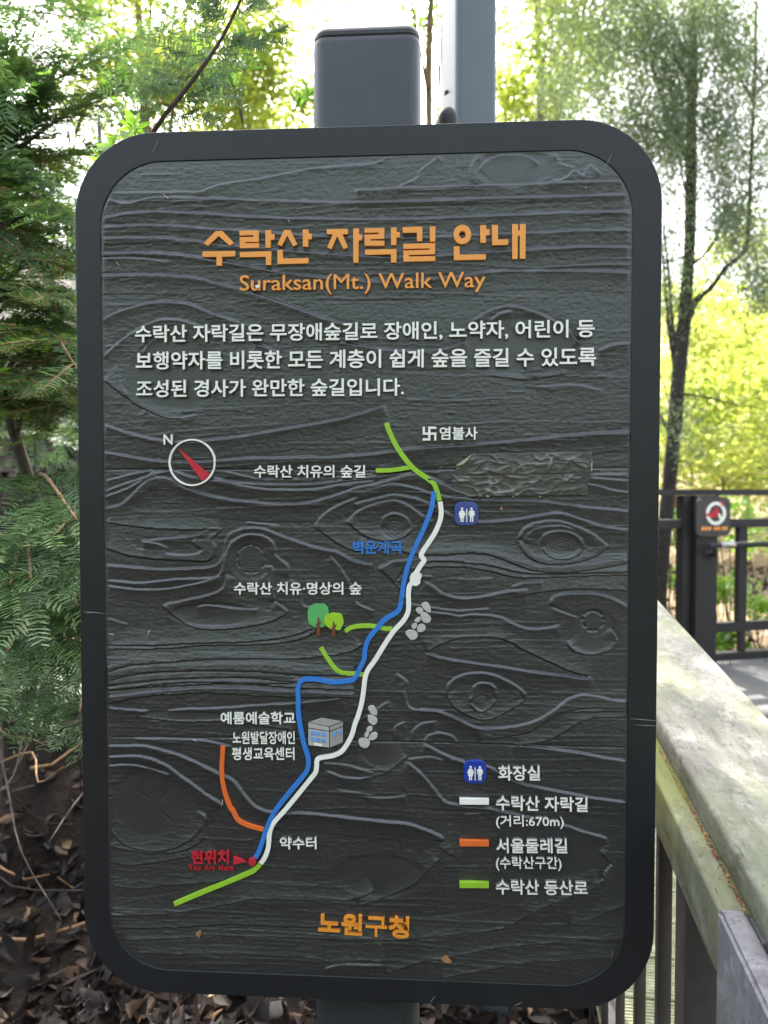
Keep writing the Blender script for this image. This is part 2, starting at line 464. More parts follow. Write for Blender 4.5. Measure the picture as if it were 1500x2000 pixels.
def leaf_shape(L, W, curl=0.2, fold=0.25, nseg=5, seed=0, jag=0.0):
    """one broad leaf along +Y from its stalk, folded at the midrib and curled"""
    r = random.Random(seed)
    vs, fs = [], []
    for i in range(nseg + 1):
        t = i / nseg
        w = W * 0.5 * (math.sin(math.pi * (t ** 0.8)) ** 0.8 if 0 < t < 1 else 0.02) * (1 + jag * r.uniform(-1, .6))
        z = curl * L * (t * t) + r.uniform(-.03, .03) * L
        for sx in (-1, 0, 1):
            vs.append((sx * w * (1 + r.uniform(-.08, .08)), t * L, z + abs(sx) * w * fold * 2))
    for i in range(nseg):
        for k in range(2):
            a = i * 3 + k
            fs.append((a, a + 1, a + 4, a + 3))
    return vs, fs

def build_litter():
    r = random.Random(21)
    shapes = []
    for k in range(14):
        v, f = leaf_shape(r.uniform(.06, .125), r.uniform(.025, .07), r.uniform(-.5, .6), r.uniform(-.9, .9), 8, k, .35)
        me = mesh_of('fallen_leaf', v, f, True); me.materials.append(M['dead']); shapes.append(me)
    # the nearest, largest leaves, each an object
    n = 0
    spots = []
    for _ in range(270):
        px = r.choice([r.uniform(-40, 330), r.uniform(-40, 260), r.uniform(250, 1200)])
        py = r.uniform(1930, 2100) if px > 170 else r.uniform(1650, 2080)
        d = ray(px, py); y = CAM.y + 0
        # march to the ground
        t = 1.2
        while t < 5:
            p = CAM + d * t
            if p.z <= gz(p.x, p.y): break
            t += 0.02
        spots.append((p.x, p.y))
    for (x, y) in spots:
        if y < 0.12 and -0.1 < x < 0.1: continue
        o = bpy.data.objects.new('fallen_leaf', r.choice(shapes)); COL.objects.link(o)
        o.parent = ground
        o.location = (x, y, float(gz(x, y)) + r.uniform(.004, .028))
        o.rotation_euler = (r.gauss(0, .6), r.gauss(0, .7), r.uniform(0, 6.3))
        s = r.uniform(.35, .95); o.scale = (s, s, s)
    # the rest
    V, Fc, R = [], [], []
    nv = 0
    cnt = 9000
    for i in range(cnt):
        u = r.random()
        if u < .6: x, y = r.uniform(-3.4, .6), r.uniform(.2, 6.5)
        elif u < .8: x, y = r.uniform(1.5, 5), r.uniform(3.75, 8)
        elif u < .9:
            s = r.uniform(-1.4, 2.4); x, y = 1.85 + s * .956 + r.gauss(0, .05), 3.55 + s * .29 + r.gauss(-.02, .09)
        else: x, y = r.uniform(-.6, .6), r.uniform(-.3, 1.5)
        v, f = leaf_shape(r.uniform(.02, .1), r.uniform(.012, .05), r.uniform(-.5, .6), r.uniform(-.8, .8), 4, i % 90, .4)
        mt = Matrix.Translation((x, y, float(gz(x, y)) + r.uniform(.003, .03))) @ Matrix.Rotation(r.uniform(0, 6.3), 4, 'Z') @ Matrix.Rotation(r.gauss(0, .6), 4, 'X') @ Matrix.Rotation(r.gauss(0, .7), 4, 'Y')
        for p in v: V.append(mt @ Vector(p))
        for q in f: Fc.append([a + nv for a in q])
        R += [r.random()] * len(v); nv += len(v)
    V = np.array([tuple(p) for p in V])
    o = link('leaf_litter', mesh_np('leaf_litter', V, np.array(Fc), R), mat=M['dead'])
    tag(o, 'brown dry leaves scattered thickly over the soil under the hedge', 'leaf litter', kind='stuff')
    # dead sticks lying on the soil
    for i in range(16):
        x, y = r.uniform(-1.9, -.3), r.uniform(.5, 2.6)
        a = r.uniform(-.5, .9); L = r.uniform(.2, .6)
        pts = []
        for k in range(6):
            t = k / 5 - .5
            xx, yy = x + math.cos(a) * L * t, y + math.sin(a) * L * t + .02 * math.sin(k * 2 + i)
            pts.append((xx, yy, float(gz(xx, yy)) + .035 + .01 * math.sin(k + i)))
        rr = r.uniform(.003, .009)
        o = link('fallen_stick', tube('fallen_stick', pts, [rr * (1 - .1 * k) for k in range(6)], 6), ground, M['twig_grey'] if i % 3 else M['twig_tan'])
build_litter()

# ------------------------------------------------------------------ deck and paved path
def build_path():
    deck = link('deck', box_mesh('deck_joist', (0, 0, 0), (0.09, 3.6, 0.12)), mat=M['ledger_wood'])
    # joist lies along the ramp; the planks rest on it
    def frame(lat, s, h=DECK_H):
        p = ramp_pt(lat, h, s)
        yy = RD.normalized(); xx = RE; zz = xx.cross(yy).normalized()
        return Matrix.Translation(p) @ Matrix((xx, yy, zz)).transposed().to_4x4()
    deck.matrix_world = frame(.34, .02, DECK_H - .155)
    tag(deck, kind='structure')
    j2 = link('joist', box_mesh('joist', (0, 0, 0), (0.09, 3.6, 0.12)), None, M['ledger_wood'])
    j2.parent = deck; j2.matrix_world = frame(1.7, .02, DECK_H - .155)
    j2.parent = deck; j2.location = (1.36, 0, 0); j2.rotation_euler = (0, 0, 0)
    # one grooved plank, shared
    prof = []
    W, H = .136, .028
    xs = [0.0]
    ng = 12
    vs, fs = [], []
    top = []
    top.append((0, H - .003)); top.append((.003, H))
    for g in range(ng):
        a = .008 + g * (W - .016) / ng
        w = (W - .016) / ng
        top += [(a + w * .25, H), (a + w * .38, H - .0025), (a + w * .75, H - .0025), (a + w * .88, H)]
    top += [(W - .003, H), (W, H - .003)]
    loop = [(0, 0)] + top + [(W, 0)]
    n = len(loop)
    Lp = 1.9
    for x in (0, Lp):
        for (y, z) in loop: vs.append((x, y, z))
    for k in range(n):
        fs.append((k, (k + 1) % n, n + (k + 1) % n, n + k))
    fs.append(tuple(range(n))[::-1]); fs.append(tuple(range(n, 2 * n)))
    pm = mesh_of('plank', vs, fs); pm.materials.append(M['deck_wood'])
    # grain of the planks runs along x: swap through a rotated copy of the mesh
    pm.transform(Matrix.Rotation(math.radians(90), 4, 'Z'))   # now runs along +Y, width along -X
    r = random.Random(3)
    for k in range(25):
        o = bpy.data.objects.new('plank', pm); COL.objects.link(o); o.parent = deck
        # local: x across the ramp, y along it
        o.rotation_euler = (0, 0, math.radians(-90))
        o.location = (-.03 + r.uniform(-.004, .004), .02 + k * .1425 + .136 - .136, .1225 + r.uniform(0, .0015))
    # asphalt path beyond the deck
    z0 = 1.60 + DECK_H + RD.z * 3.62 + 0.0
    pts = []
    p0 = ramp_pt(.15, 0, 3.62); p1 = ramp_pt(3.4, 0, 3.62)
    V, Fc = [], []
    nx, ny = 26, 10
    for j in range(ny + 1):
        for i in range(nx + 1):
            a = i / nx; b = j / ny
            x = p0.x + (p1.x - p0.x) * a; y = p0.y + (p1.y - p0.y) * a + b * .75 + .30 * a * b * 3.2
            V.append((x, y, z0 + .012 * vnoise(np.array(x * 2.), np.array(y * 2.), 2)))
    for j in range(ny):
        for i in range(nx):
            k = j * (nx + 1) + i
            Fc.append((k, k + 1, k + nx + 2, k + nx + 1))
    # give it thickness with a kerb-like edge
    me = mesh_of('path', V, Fc, True)
    bm = bmesh.new(); bm.from_mesh(me)
    ret = bmesh.ops.extrude_face_region(bm, geom=bm.faces[:])
    for e in ret['geom']:
        if isinstance(e, bmesh.types.BMVert): e.co.z -= .12
    bmesh.ops.recalc_face_normals(bm, faces=bm.faces[:])
    bm.to_mesh(me); bm.free()
    o = link('path', me, mat=M['asphalt']); tag(o, kind='structure')
build_path()
# ------------------------------------------------------------------ the map sign
BX0, BX1 = -0.40, 0.40
BZ0, BZ1 = 0.8835, 0.8835 + 1.2100
sign = empty('map_sign', (0.0, 0.06, 0.25), 'large dark carved trail map sign with orange Korean title on a thick post', 'sign')

def rrect(x0, x1, z0, z1, r, n=14):
    pts = []
    for cx, cz, a0 in ((x1 - r, z1 - r, 0), (x0 + r, z1 - r, 90), (x0 + r, z0 + r, 180), (x1 - r, z0 + r, 270)):
        for k in range(n + 1):
            a = math.radians(a0 + 90 * k / n)
            pts.append((cx + r * math.cos(a), cz + r * math.sin(a)))
    return pts

def plate(name, loops, y_front, y_back, mat, parent, bevel=0.0006, label=None):
    """closed outlines in (x, z) of the board, holes allowed, made into a plate between y_back and y_front"""
    cu = bpy.data.curves.new(name, 'CURVE'); cu.dimensions = '2D'; cu.fill_mode = 'BOTH'
    for lp in loops:
        sp = cu.splines.new('POLY'); sp.points.add(len(lp) - 1)
        for q, (x, z) in zip(sp.points, lp): q.co = (x, z, 0, 1)
        sp.use_cyclic_u = True
    th = y_back - y_front
    b = min(bevel, th * 0.3)
    cu.extrude = th / 2 - b; cu.bevel_depth = b; cu.bevel_resolution = 1; cu.offset = -b
    to = bpy.data.objects.new('tmp', cu); COL.objects.link(to)
    dg = bpy.context.evaluated_depsgraph_get()
    me = bpy.data.meshes.new_from_object(to.evaluated_get(dg))
    bpy.data.objects.remove(to); bpy.data.curves.remove(cu)
    me.name = name
    # curve xy -> board xz, facing -y
    me.transform(Matrix(((1, 0, 0, 0), (0, 0, -1, (y_front + y_back) / 2), (0, 1, 0, 0), (0, 0, 0, 1))))
    me.materials.clear()
    o = link(name, me, parent, mat)
    if label: o['label'] = label
    return o

PANEL_Y = 0.0052
IX0, IX1, IZ0, IZ1, IR = BX0 + .0355, BX1 - .0385, BZ0 + .0335, BZ1 - .0400, .088
fr = plate('frame', [rrect(BX0, BX1, BZ0, BZ1, .112, 20), rrect(IX0, IX1, IZ0, IZ1, IR, 20)[::-1]], 0.0038, 0.036, M['frame'], sign, 0.0009)
plate('back_plate', [rrect(BX0 + .004, BX1 - .004, BZ0 + .004, BZ1 - .004, .106, 14)], 0.0365, 0.042, M['frame'], sign)

# --- the carved relief: grain ridges traced as polylines (region origin, points in 2.727x pixels)
RG = {'A': (180, 280), 'B': (700, 280), 'C': (180, 800), 'D': (700, 800), 'E': (180, 1300), 'F': (700, 1300), 'G': (200, 1750), 'H': (700, 1750)}
RIDGES = """
A L .45 60,270 300,265 600,262
B L .9 -20,254 300,240 700,228 1100,215 1420,205
A L .5 570,262 700,220 900,190 1050,160 1200,135 1400,120 1500,105
B L .35 0,128 100,105 180,62
B L .4 210,235 310,190 330,150 380,110 440,60
B L .5 610,220 600,150 615,100 640,60
B L .5 640,150 680,100 740,70 820,62 900,70 960,110
B L .4 1040,50 1080,110 1150,135
B L .5 1010,210 1100,190 1150,150 1200,175 1230,120 1290,170
A L .9 80,290 130,318 200,325 330,295 600,298 900,308 1200,318 1420,319 1700,316 2000,302 2400,292 2850,280
A L .9 55,405 200,380 350,370 600,380 900,400 1200,408 1700,410 2000,398 2300,385 2600,372 2865,365
A L 1 48,455 250,442 450,445 650,462 850,475 1100,492 1400,505 1800,505 2100,490 2400,482 2600,470 2865,466
A L 1.2 50,515 300,508 500,520 700,545 950,565 1200,590 1450,605 1620,612 1820,605 2100,585 2300,572 2600,558 2865,560
A L 1 50,595 250,590 450,600 600,620 800,655 1000,690 1250,725 1500,740 1720,735 1950,712 2120,690 2320,683 2600,685 2865,695
A L 1.3 50,712 300,705 500,715 650,745 850,800 1050,870 1250,940 1380,980
A L .4 60,620 250,618 420,640
A L 1.1 55,945 150,900 300,858 400,850 520,865 650,915 780,960
A L .7 60,1140 150,1060 250,990 350,950 450,945 550,970 680,1020
A L .5 270,1120 320,1050 400,1020
A D .7 60,1260 150,1330 250,1400 380,1460 480,1470
A L .35 130,1180 160,1300 200,1350
A L .9 860,1070 950,1100 1010,1150
A L .7 1300,1060 1450,1085 1600,1108 1780,1110 1920,1088 1990,1050
B L 1 620,945 700,895 800,872 900,890 1000,930 1100,980 1180,1070
B L .6 700,950 760,910 820,900
B L 1 1280,1110 1350,1080 1450,1070
B L .8 870,1215 1000,1195 1150,1165 1260,1140
B L .4 950,1300 1150,1290 1300,1320
B D .4 700,1240 900,1260 1100,1230
C L 1.1 70,85 200,130 350,165 500,175 700,160 900,130 1100,95 1300,60 1480,10 1560,-20
C L .5 270,0 350,40 440,55 560,30
C L 1.3 65,228 250,262 400,280 600,280 800,265 1100,260 1300,255 1500,240 1720,210 2020,190 2320,165 2620,135 2865,122
C G 1 70,321 800,320 1500,322 2000,318 2865,312
C L .7 75,380 200,350 330,322
C L .7 75,435 200,390 320,350 420,325
C L .7 75,465 200,420 300,360 340,330
C L 1.3 75,530 170,500 280,400 340,370 420,375 520,425 620,460 800,490 1000,505 1150,500 1300,460 1420,420 1520,397 1620,370 1720,350 1820,375 1920,425 2020,460
C L .8 420,325 560,370 700,385 900,400 1150,400 1300,385 1500,360 1620,345 1720,330 1850,335
C L .8 640,360 800,410 1000,430 1200,425 1350,400 1500,385
C L .5 700,330 900,370 1200,370 1500,345
C D .9 80,600 200,620 350,635 550,640 680,635
C L .8 265,700 400,690 540,675 620,640 680,640 640,690 655,740 620,800 480,800 300,790 180,770 80,735
C L .6 270,705 330,712 395,735 395,765 480,778 560,770 590,745 545,715 550,685
C L 1 80,830 300,850 500,850 650,835 700,780 715,700 740,660 820,635 920,640 1050,690 1200,740 1300,760 1400,810 1490,830
C L .8 85,910 250,925 450,905 600,900 680,880 710,800 740,720 790,680 850,665 930,680 970,720 980,780 1040,830 1040,890
C L .7 85,940 250,960 400,955 550,930 690,890
C L 1 380,1045 500,1015 620,990 700,950 720,880
C D 1.1 385,1050 450,1110 540,1160 650,1172 800,1160 950,1130 1035,1085 1030,1060 970,1020
C L .5 560,1055 620,1045 800,1065 890,1065
C L .7 920,840 960,845 960,940 975,1020
C L .5 1060,905 1110,980 1120,1040 1180,1060
C D .7 90,1250 300,1255 500,1245 700,1240 900,1230 1080,1200 1170,1165
C D .9 90,1275 400,1272 600,1255 900,1250 1100,1225 1200,1180
C D 1.1 85,1395 200,1360 400,1345 600,1330 850,1325 1100,1325 1300,1305 1400,1280 1440,1250
C L .6 1270,780 1340,870 1400,980 1410,1030 1500,1075
C D .9 90,1440 300,1400 600,1390 900,1395 1080,1410 1400,1420
C D .8 90,1470 300,1440 600,1425 900,1420 1080,1430
C D .8 90,1495 300,1478 600,1462 1070,1455
C L .5 820,600 900,610 1000,620
C L .35 80,1110 120,1125 190,1145
D L .8 -20,445 100,420 190,400 300,420 420,455 600,480 800,485 1000,495 1200,520 1440,545
D L 1 -20,505 100,475 200,455 350,490 450,540 560,590 700,600 850,585 1000,560 1080,555 1200,590 1300,625 1440,645
D L .8 -60,600 -10,550 60,515 130,495 190,488 260,510 330,560 400,600
D D .8 -60,600 0,650 60,685 150,700 240,680 290,640
D L .7 120,620 140,575 190,555 250,575 280,620
D L .6 -230,620 -180,560 -100,510 0,470
D D .6 -230,625 -160,680 -60,740 20,760
D D 1.1 0,740 150,740 300,770 430,775 600,765 720,780 850,830 950,860 1100,865 1250,850 1440,815
D D 1 330,810 500,810 700,830 850,865 1000,875 1200,870 1440,865
D D .7 260,850 500,835 700,860 850,895 1100,890 1440,880
D L 1 850,690 880,640 950,605 1060,595 1150,620 1250,670 1325,725
D D 1 850,700 880,760 950,810 1050,825 1180,810 1280,770 1325,730
D L .8 970,720 990,670 1050,650 1120,655 1180,690 1195,730
D D .6 975,740 1020,785 1090,800 1160,780 1195,740
D L .5 880,700 920,650 1000,625 1080,620 1150,645
D L .6 1220,400 1280,410 1350,430 1440,445
D L .6 1230,350 1440,345
D L .6 1235,365 1440,382
D L .7 430,400 600,420 800,410 1000,400
D L .6 105,845 150,830 190,810 300,800
D D .6 105,850 150,880 200,915 160,890 185,915 220,965
D L 1 350,915 400,945 460,985 560,1005 680,995 800,970 900,962
D L .8 815,948 880,925 985,920
D L .5 330,885 390,890 355,912
D L .5 240,1030 400,1055 540,1072 700,1060
D L .9 380,1078 460,1085 540,1100 620,1092 750,1105 820,1140 900,1168 1000,1165 1070,1150
D D .6 830,1000 950,975 1100,960 1250,955 1440,965
D L 1 1020,1040 1040,1000 1120,982 1250,982 1340,1005 1440,1055
D L .5 1030,1060 1100,1085 1170,1110
D D .9 1110,1240 1150,1290 1250,1305 1340,1280 1380,1230 1340,1165
D D 1.1 365,1295 450,1245 550,1215 700,1212 800,1235 900,1290 1020,1345 1150,1400 1235,1415
D L .9 360,1297 450,1325 600,1350 750,1370 900,1395 1100,1420 1200,1432 1240,1420
D L .4 530,900 600,905 720,900
F L 1 470,150 480,100 540,55 620,38 700,45 800,85 880,140 890,170
F D 1.1 470,150 500,210 570,260 650,290 720,280 800,240 880,190
F L .8 590,190 610,150 615,110 660,92 720,110 735,170
F D .7 590,200 620,235 660,245 710,220 735,180
F L 1 320,235 400,240 480,262 560,300 620,325 700,335 850,320 950,290 1040,240 1100,190 1180,158 1280,165 1360,185 1430,190
F D 1 640,400 680,385 800,375 930,340 1020,270 1100,240 1250,220 1430,222
F D .7 900,360 1000,300 1100,250 1430,240
F D 1 840,420 1000,400 1130,330 1200,290 1300,275 1430,272
E G .9 90,382 500,386 1080,384 1480,405 1820,408 2300,425 2850,437
F L 1.1 350,415 450,470 560,510 700,540 850,620 1000,655 1200,695 1430,730
F L 1 830,420 1000,440 1200,470 1430,512
F L .7 200,40 260,90 240,110 250,170 270,220 320,240
F L .6 280,400 290,350 340,310 420,295
F L .7 350,410 370,375 430,358 500,375 530,410
F L .6 190,400 195,330 250,300
F L .6 -30,290 40,270 100,230 160,190
F D .9 0,1280 150,1230 300,1160 380,1080 430,1030
F D .7 0,605 80,590 150,570 230,510 260,490
F L .5 260,500 330,490 380,485 450,500
F L .5 40,700 150,705 260,690
F L .4 560,790 650,785
F L 1 260,510 340,580 400,650 460,720 560,745 700,760 900,805 1100,850 1180,880 1310,915 1330,945
F D .9 1285,990 1330,1040 1350,1055 1310,1100 1300,1150
F D 1.1 0,1465 250,1455 500,1430 750,1400 850,1360 900,1330 980,1290 1100,1240 1220,1200 1300,1150
F D .9 1120,1375 1250,1345 1330,1305 1425,1275
H D 1 150,415 220,385 350,345 500,320 700,280 850,262 1100,240 1410,225
H D 1 440,437 600,405 750,380 850,358 1100,340 1360,322
E D .8 90,60 300,30 700,20 1080,40 1300,50
E D 1 90,100 300,80 500,65 800,60 1080,85 1400,95
E D .9 90,130 300,105 600,85 1080,115 1400,130
E L .7 90,165 400,130 700,118 1080,135 1400,150
E D .8 90,200 300,160 600,145 900,160 1080,165 1400,170
E L .7 90,225 200,235 300,240
E L .7 400,240 500,232 700,225 900,210 1080,200 1350,170
E D .7 240,270 350,285 500,300 700,295 900,320 1080,345
E L .6 230,386 450,390 600,400 740,430
E L 1.2 90,428 250,425 350,440 500,490 680,575 760,620 850,730 920,770 980,778 1200,790 1500,825 1670,840 1770,870 1860,910 1865,935
E D .8 1845,965 1900,1000 1950,1030
E L 1.1 90,485 250,480 380,520 480,590 560,650 650,710 700,745
E L .7 90,535 200,525 300,545 420,580
E D .7 100,880 170,950 300,985 420,975 520,930 590,860 610,790
E D .6 100,960 200,985 330,1000 480,985 580,930 600,830
E G .5 310,715 225,660
E G .5 310,715 308,600
E G .5 350,735 420,655
E G .5 320,760 275,880
E G .5 360,775 430,840
E L .5 560,770 600,795 620,830
E D .7 100,1050 250,1060 500,1020 650,990
E D .9 100,1170 250,1185 450,1165 650,1150 800,1130
E D 1.1 105,1325 300,1325 420,1320 600,1290 750,1265 850,1240 1000,1240 1200,1250 1400,1240 1500,1200
E L .7 1250,560 1330,590 1420,600 1500,590
E L .5 1230,520 1350,530 1500,570
E L .4 1300,660 1500,690
G D 1 110,232 300,225 600,215 900,215 1200,225 1500,240
G D 1 180,305 400,305 700,308 1000,320 1150,335 1200,345 1500,345
G D .4 80,170 400,165 700,150 1100,165 1500,150
G L .4 1180,410 1200,380 1300,365 1500,370
"""
KNOTS = [('A', 440, 1230, 235, 190), ('C', 845, 795, 108, 108), ('E', 300, 730, 185, 195), ('B', 830, 130, 190, 95), ('B', 870, 1080, 330, 150),
         ('D', 195, 625, 80, 60), ('D', 1075, 725, 100, 70), ('D', 1240, 1180, 130, 110), ('F', 670, 170, 60, 70), ('F', 120, 1120, 240, 110), ('F', 1000, 1000, 300, 140),
         ('C', 640, 1090, 230, 60), ('E', 500, 265, 250, 25), ('F', 130, 450, 120, 90)]

def build_panel():
    step = 0.00142
    xs = np.arange(IX0 - .004, IX1 + .004, .0016); zs = np.arange(IZ0 - .004, IZ1 + .004, .00108)
    X, Z = np.meshgrid(xs, zs)
    Hh = np.zeros_like(X)
    # waviness of the surface, stretched along the grain
    wx = X + 0.01 * vnoise(X * 9, Z * 14, 1)
    grain = (vnoise(wx * 40, Z * 330, 2) - .5) * .00018 + (vnoise(wx * 95, Z * 520, 3) - .5) * .00016 + (vnoise(X * 250, Z * 360, 4) - .5) * .00050
    strokes = np.clip(vnoise(wx * 55, Z * 420, 5) - .76, 0, 1) * .0022 * (vnoise(X * 7, Z * 7, 6) > .42)
    grain = grain + strokes
    smooth = np.ones_like(X)
    for (rg, cx, cz, rx, rz) in KNOTS:
        ox, oz = RG[rg]
        c = bxz(ox + cx / 2.727, oz + cz / 2.727, PANEL_Y)
        sx, sz = rx / 2.727 / 1431, rz / 2.727 / 1431
        q = ((X - c[0]) / sx) ** 2 + ((Z - c[1]) / sz) ** 2
        w = np.clip((1.25 - q) / .35, 0, 1)
        smooth = np.minimum(smooth, 1 - .88 * w)
        Hh -= .0007 * w
    def ring(rg, cx, cz, r, amp, w=.0011, squash=1.0, gap=0.0):
        ox, oz = RG[rg]; c = bxz(ox + cx / 2.727, oz + cz / 2.727, PANEL_Y); rr = r / 2.727 / 1431
        d = np.hypot(X - c[0], (Z - c[1]) / squash) - rr
        a = np.arctan2(Z - c[1], X - c[0])
        g = np.exp(-(d / w) ** 2) * amp
        if gap: g = g * (np.sin(a * 9 + 1.3 * np.sin(a * 4)) > -.5)
        return g
    Hh -= ring('C', 845, 795, 76, .0016, gap=1)
    for k in range(4): Hh -= ring('C', 845, 795, 14 + 15 * k, .0004)
    Hh -= ring('D', 1250, 1125, 54, .0020, .0014, gap=1)
    for k in range(3): Hh -= ring('D', 195, 640, 16 + 18 * k, .0006, squash=.9)
    for k in range(4): Hh -= ring('D', 1075, 725, 20 + 20 * k, .0006, squash=.75)
    for k in range(3): Hh -= ring('F', 660, 195, 12 + 14 * k, .0006, squash=.9)
    PX = 1 / 1431.0
    for ln in RIDGES.strip().splitlines():
        f = ln.split(); rg, ty, amp = f[0], f[1], float(f[2]) 
        ox, oz = RG[rg]
        pts = [tuple(float(v) for v in p.split(',')) for p in f[3:]]
        pts = [(ox + a / 2.727, oz + b / 2.727) for a, b in pts]
        pts = catmull(pts, 6)
        jr = random.Random(len(pts) * 13 + int(pts[0][1]))
        P = np.array([bxz(a, b + jr.uniform(-.35, .35), PANEL_Y) for a, b in pts])
        L = np.concatenate([[0], np.cumsum(np.hypot(*np.diff(P, axis=0).T))]); T = L[-1]
        pad = 34 * PX
        i0, i1 = np.searchsorted(xs, [P[:, 0].min() - pad, P[:, 0].max() + pad])
        j0, j1 = np.searchsorted(zs, [P[:, 1].min() - pad, P[:, 1].max() + pad])
        if i1 <= i0 or j1 <= j0: continue
        xx, zz = X[j0:j1, i0:i1], Z[j0:j1, i0:i1]
        best = np.full(xx.shape, 1e9); sgn = np.zeros(xx.shape); along = np.zeros(xx.shape)
        for k in range(len(P) - 1):
            a, b = P[k], P[k + 1]; d = b - a; l2 = max(d @ d, 1e-12)
            ii0, ii1 = np.searchsorted(xs[i0:i1], [min(a[0], b[0]) - pad, max(a[0], b[0]) + pad])
            jj0, jj1 = np.searchsorted(zs[j0:j1], [min(a[1], b[1]) - pad, max(a[1], b[1]) + pad])
            if ii1 <= ii0 or jj1 <= jj0: continue
            sl = (slice(jj0, jj1), slice(ii0, ii1))
            ux, uz = xx[sl] - a[0], zz[sl] - a[1]
            t = np.clip((ux * d[0] + uz * d[1]) / l2, 0, 1)
            dx, dz = ux - t * d[0], uz - t * d[1]
            dist = np.hypot(dx, dz)
            m = dist < best[sl]
            cr = d[0] * uz - d[1] * ux         # >0: left of travel = above
            best[sl] = np.where(m, dist, best[sl])
            sgn[sl] = np.where(m, np.sign(cr), sgn[sl])
            along[sl] = np.where(m, (L[k] + t * math.sqrt(l2)), along[sl])
        s = best * sgn            # + above the line
        end = np.clip(np.minimum(along, T - along) / (9 * PX) + .25, 0, 1)
        ends_open = (best < 1e8)
        edge = np.where((along <= 0) | (along >= T), 0.0, 1.0)
        fall = end * np.where(edge > 0, 1.0, np.clip(1 - best / (3 * PX), 0, 1)) * ends_open
        A = .0032 * amp
        lam = (11 + 5 * amp) * PX
        wob = .75 + .5 * vnoise(along * 60, along * 0 + 3.3, int(T * 1000) % 97)
        if ty == 'L':      # proud below, sharp lip facing up
            q = np.clip(s / ((.0021 + .0010 * amp) * float(np.interp(P[:, 1].mean(), [1.15, 1.85], [.42, 1.0])) * (.6 + .9 * vnoise(along * 38, along * 0 + 7.7, int(T * 777) % 89))), 0, 1)
            h = np.where(s <= 0, np.exp(s / lam), 1.18 * (1 - q) - .18 * np.where(q < 1, 1, np.exp(-np.maximum(s - .0016, 0) / (6 * PX))))
        elif ty == 'D':    # proud above, sharp lip facing down
            h = np.where(s >= 0, np.exp(-s / lam), -.30 * np.exp(s / (6 * PX)))
        else:
            h = -.42 * np.exp(-(best / (1.4 * PX)) ** 2); wob = 1.0
        Hh[j0:j1, i0:i1] += A * h * fall * wob
    Hh = np.clip(Hh, -.0035, .0036) + np.clip(Hh - .0036, 0, .004) * .25
    Hh += grain * smooth
    ph = -Z * 118 + 2.6 * vnoise(X * 2.6, Z * 5.5, 31) + .9 * vnoise(X * 9, Z * 20, 32)
    fr_ = ph - np.floor(ph); row = np.floor(ph)
    on = np.clip((vnoise(X * 5 + row * 3.7, row * 1.31, 33) - .58) * 5, 0, 1)
    Hh += on * smooth * .0006 * np.where(fr_ < .86, np.exp(-fr_ * 3.2), np.exp(-.86 * 3.2) + (fr_ - .86) / .14 * (1 - np.exp(-.86 * 3.2)))
    # the relief dies out where the panel meets the frame
    ccx, ccz = (IX0 + IX1) / 2, (IZ0 + IZ1) / 2
    qx = np.abs(X - ccx) - (IX1 - IX0) / 2 + IR; qz = np.abs(Z - ccz) - (IZ1 - IZ0) / 2 + IR
    sdf = np.hypot(np.maximum(qx, 0), np.maximum(qz, 0)) + np.minimum(np.maximum(qx, qz), 0) - IR
    Hh *= np.clip((-sdf - .0004) / .0035, 0, 1)
    # two hairline plank offsets
    V = np.stack([X.ravel(), (PANEL_Y - Hh).ravel(), Z.ravel()], 1)
    n, m = X.shape
    i = np.arange((n - 1) * (m - 1)); r_, c_ = i // (m - 1), i % (m - 1)
    Fc = np.stack([r_ * m + c_, r_ * m + c_ + 1, (r_ + 1) * m + c_ + 1, (r_ + 1) * m + c_], 1)
    o = link('carved_panel', mesh_np('carved_panel', V, Fc, smooth=True), sign, M['panel'])
    o['label'] = 'dark painted panel carved with wood grain ridges and knots'
build_panel()

YF, YB = 0.0003, 0.0050          # front and back of the raised letters
def edge_paint(me, mat):
    # the sides of the white letters get a darker colour that stands in for shade
    if mat is not M['white']: return
    me.materials.append(M['white_edge'])
    nr = np.empty(len(me.polygons) * 3, np.float32); me.polygons.foreach_get('normal', nr)
    me.polygons.foreach_set('material_index', (np.abs(nr.reshape(-1, 3)[:, 1]) < .6).astype(np.int32))
# --- text
_adv, _ink = {}, {}
def glyph_mesh(ch, off):
    c = bpy.data.curves.new('t', 'FONT'); c.body = ch; c.size = 1; c.resolution_u = 3; c.offset = off
    o = bpy.data.objects.new('t', c); COL.objects.link(o)
    dg = bpy.context.evaluated_depsgraph_get()
    me = bpy.data.meshes.new_from_object(o.evaluated_get(dg))
    bpy.data.objects.remove(o)
    return me, c
def ink(me):
    co = np.empty(len(me.vertices) * 3, np.float32); me.vertices.foreach_get('co', co); co = co.reshape(-1, 3)
    return co[:, 0].min(), co[:, 0].max(), co[:, 1].min(), co[:, 1].max()
def advance(ch):
    if ch not in _adv:
        if 'l' not in _ink:
            me, c = glyph_mesh('l', 0); _ink['l'] = ink(me)[1]
        me, c = glyph_mesh(ch + 'l', 0); _adv[ch] = ink(me)[1] - _ink['l']
    return _adv[ch]
_g = {}
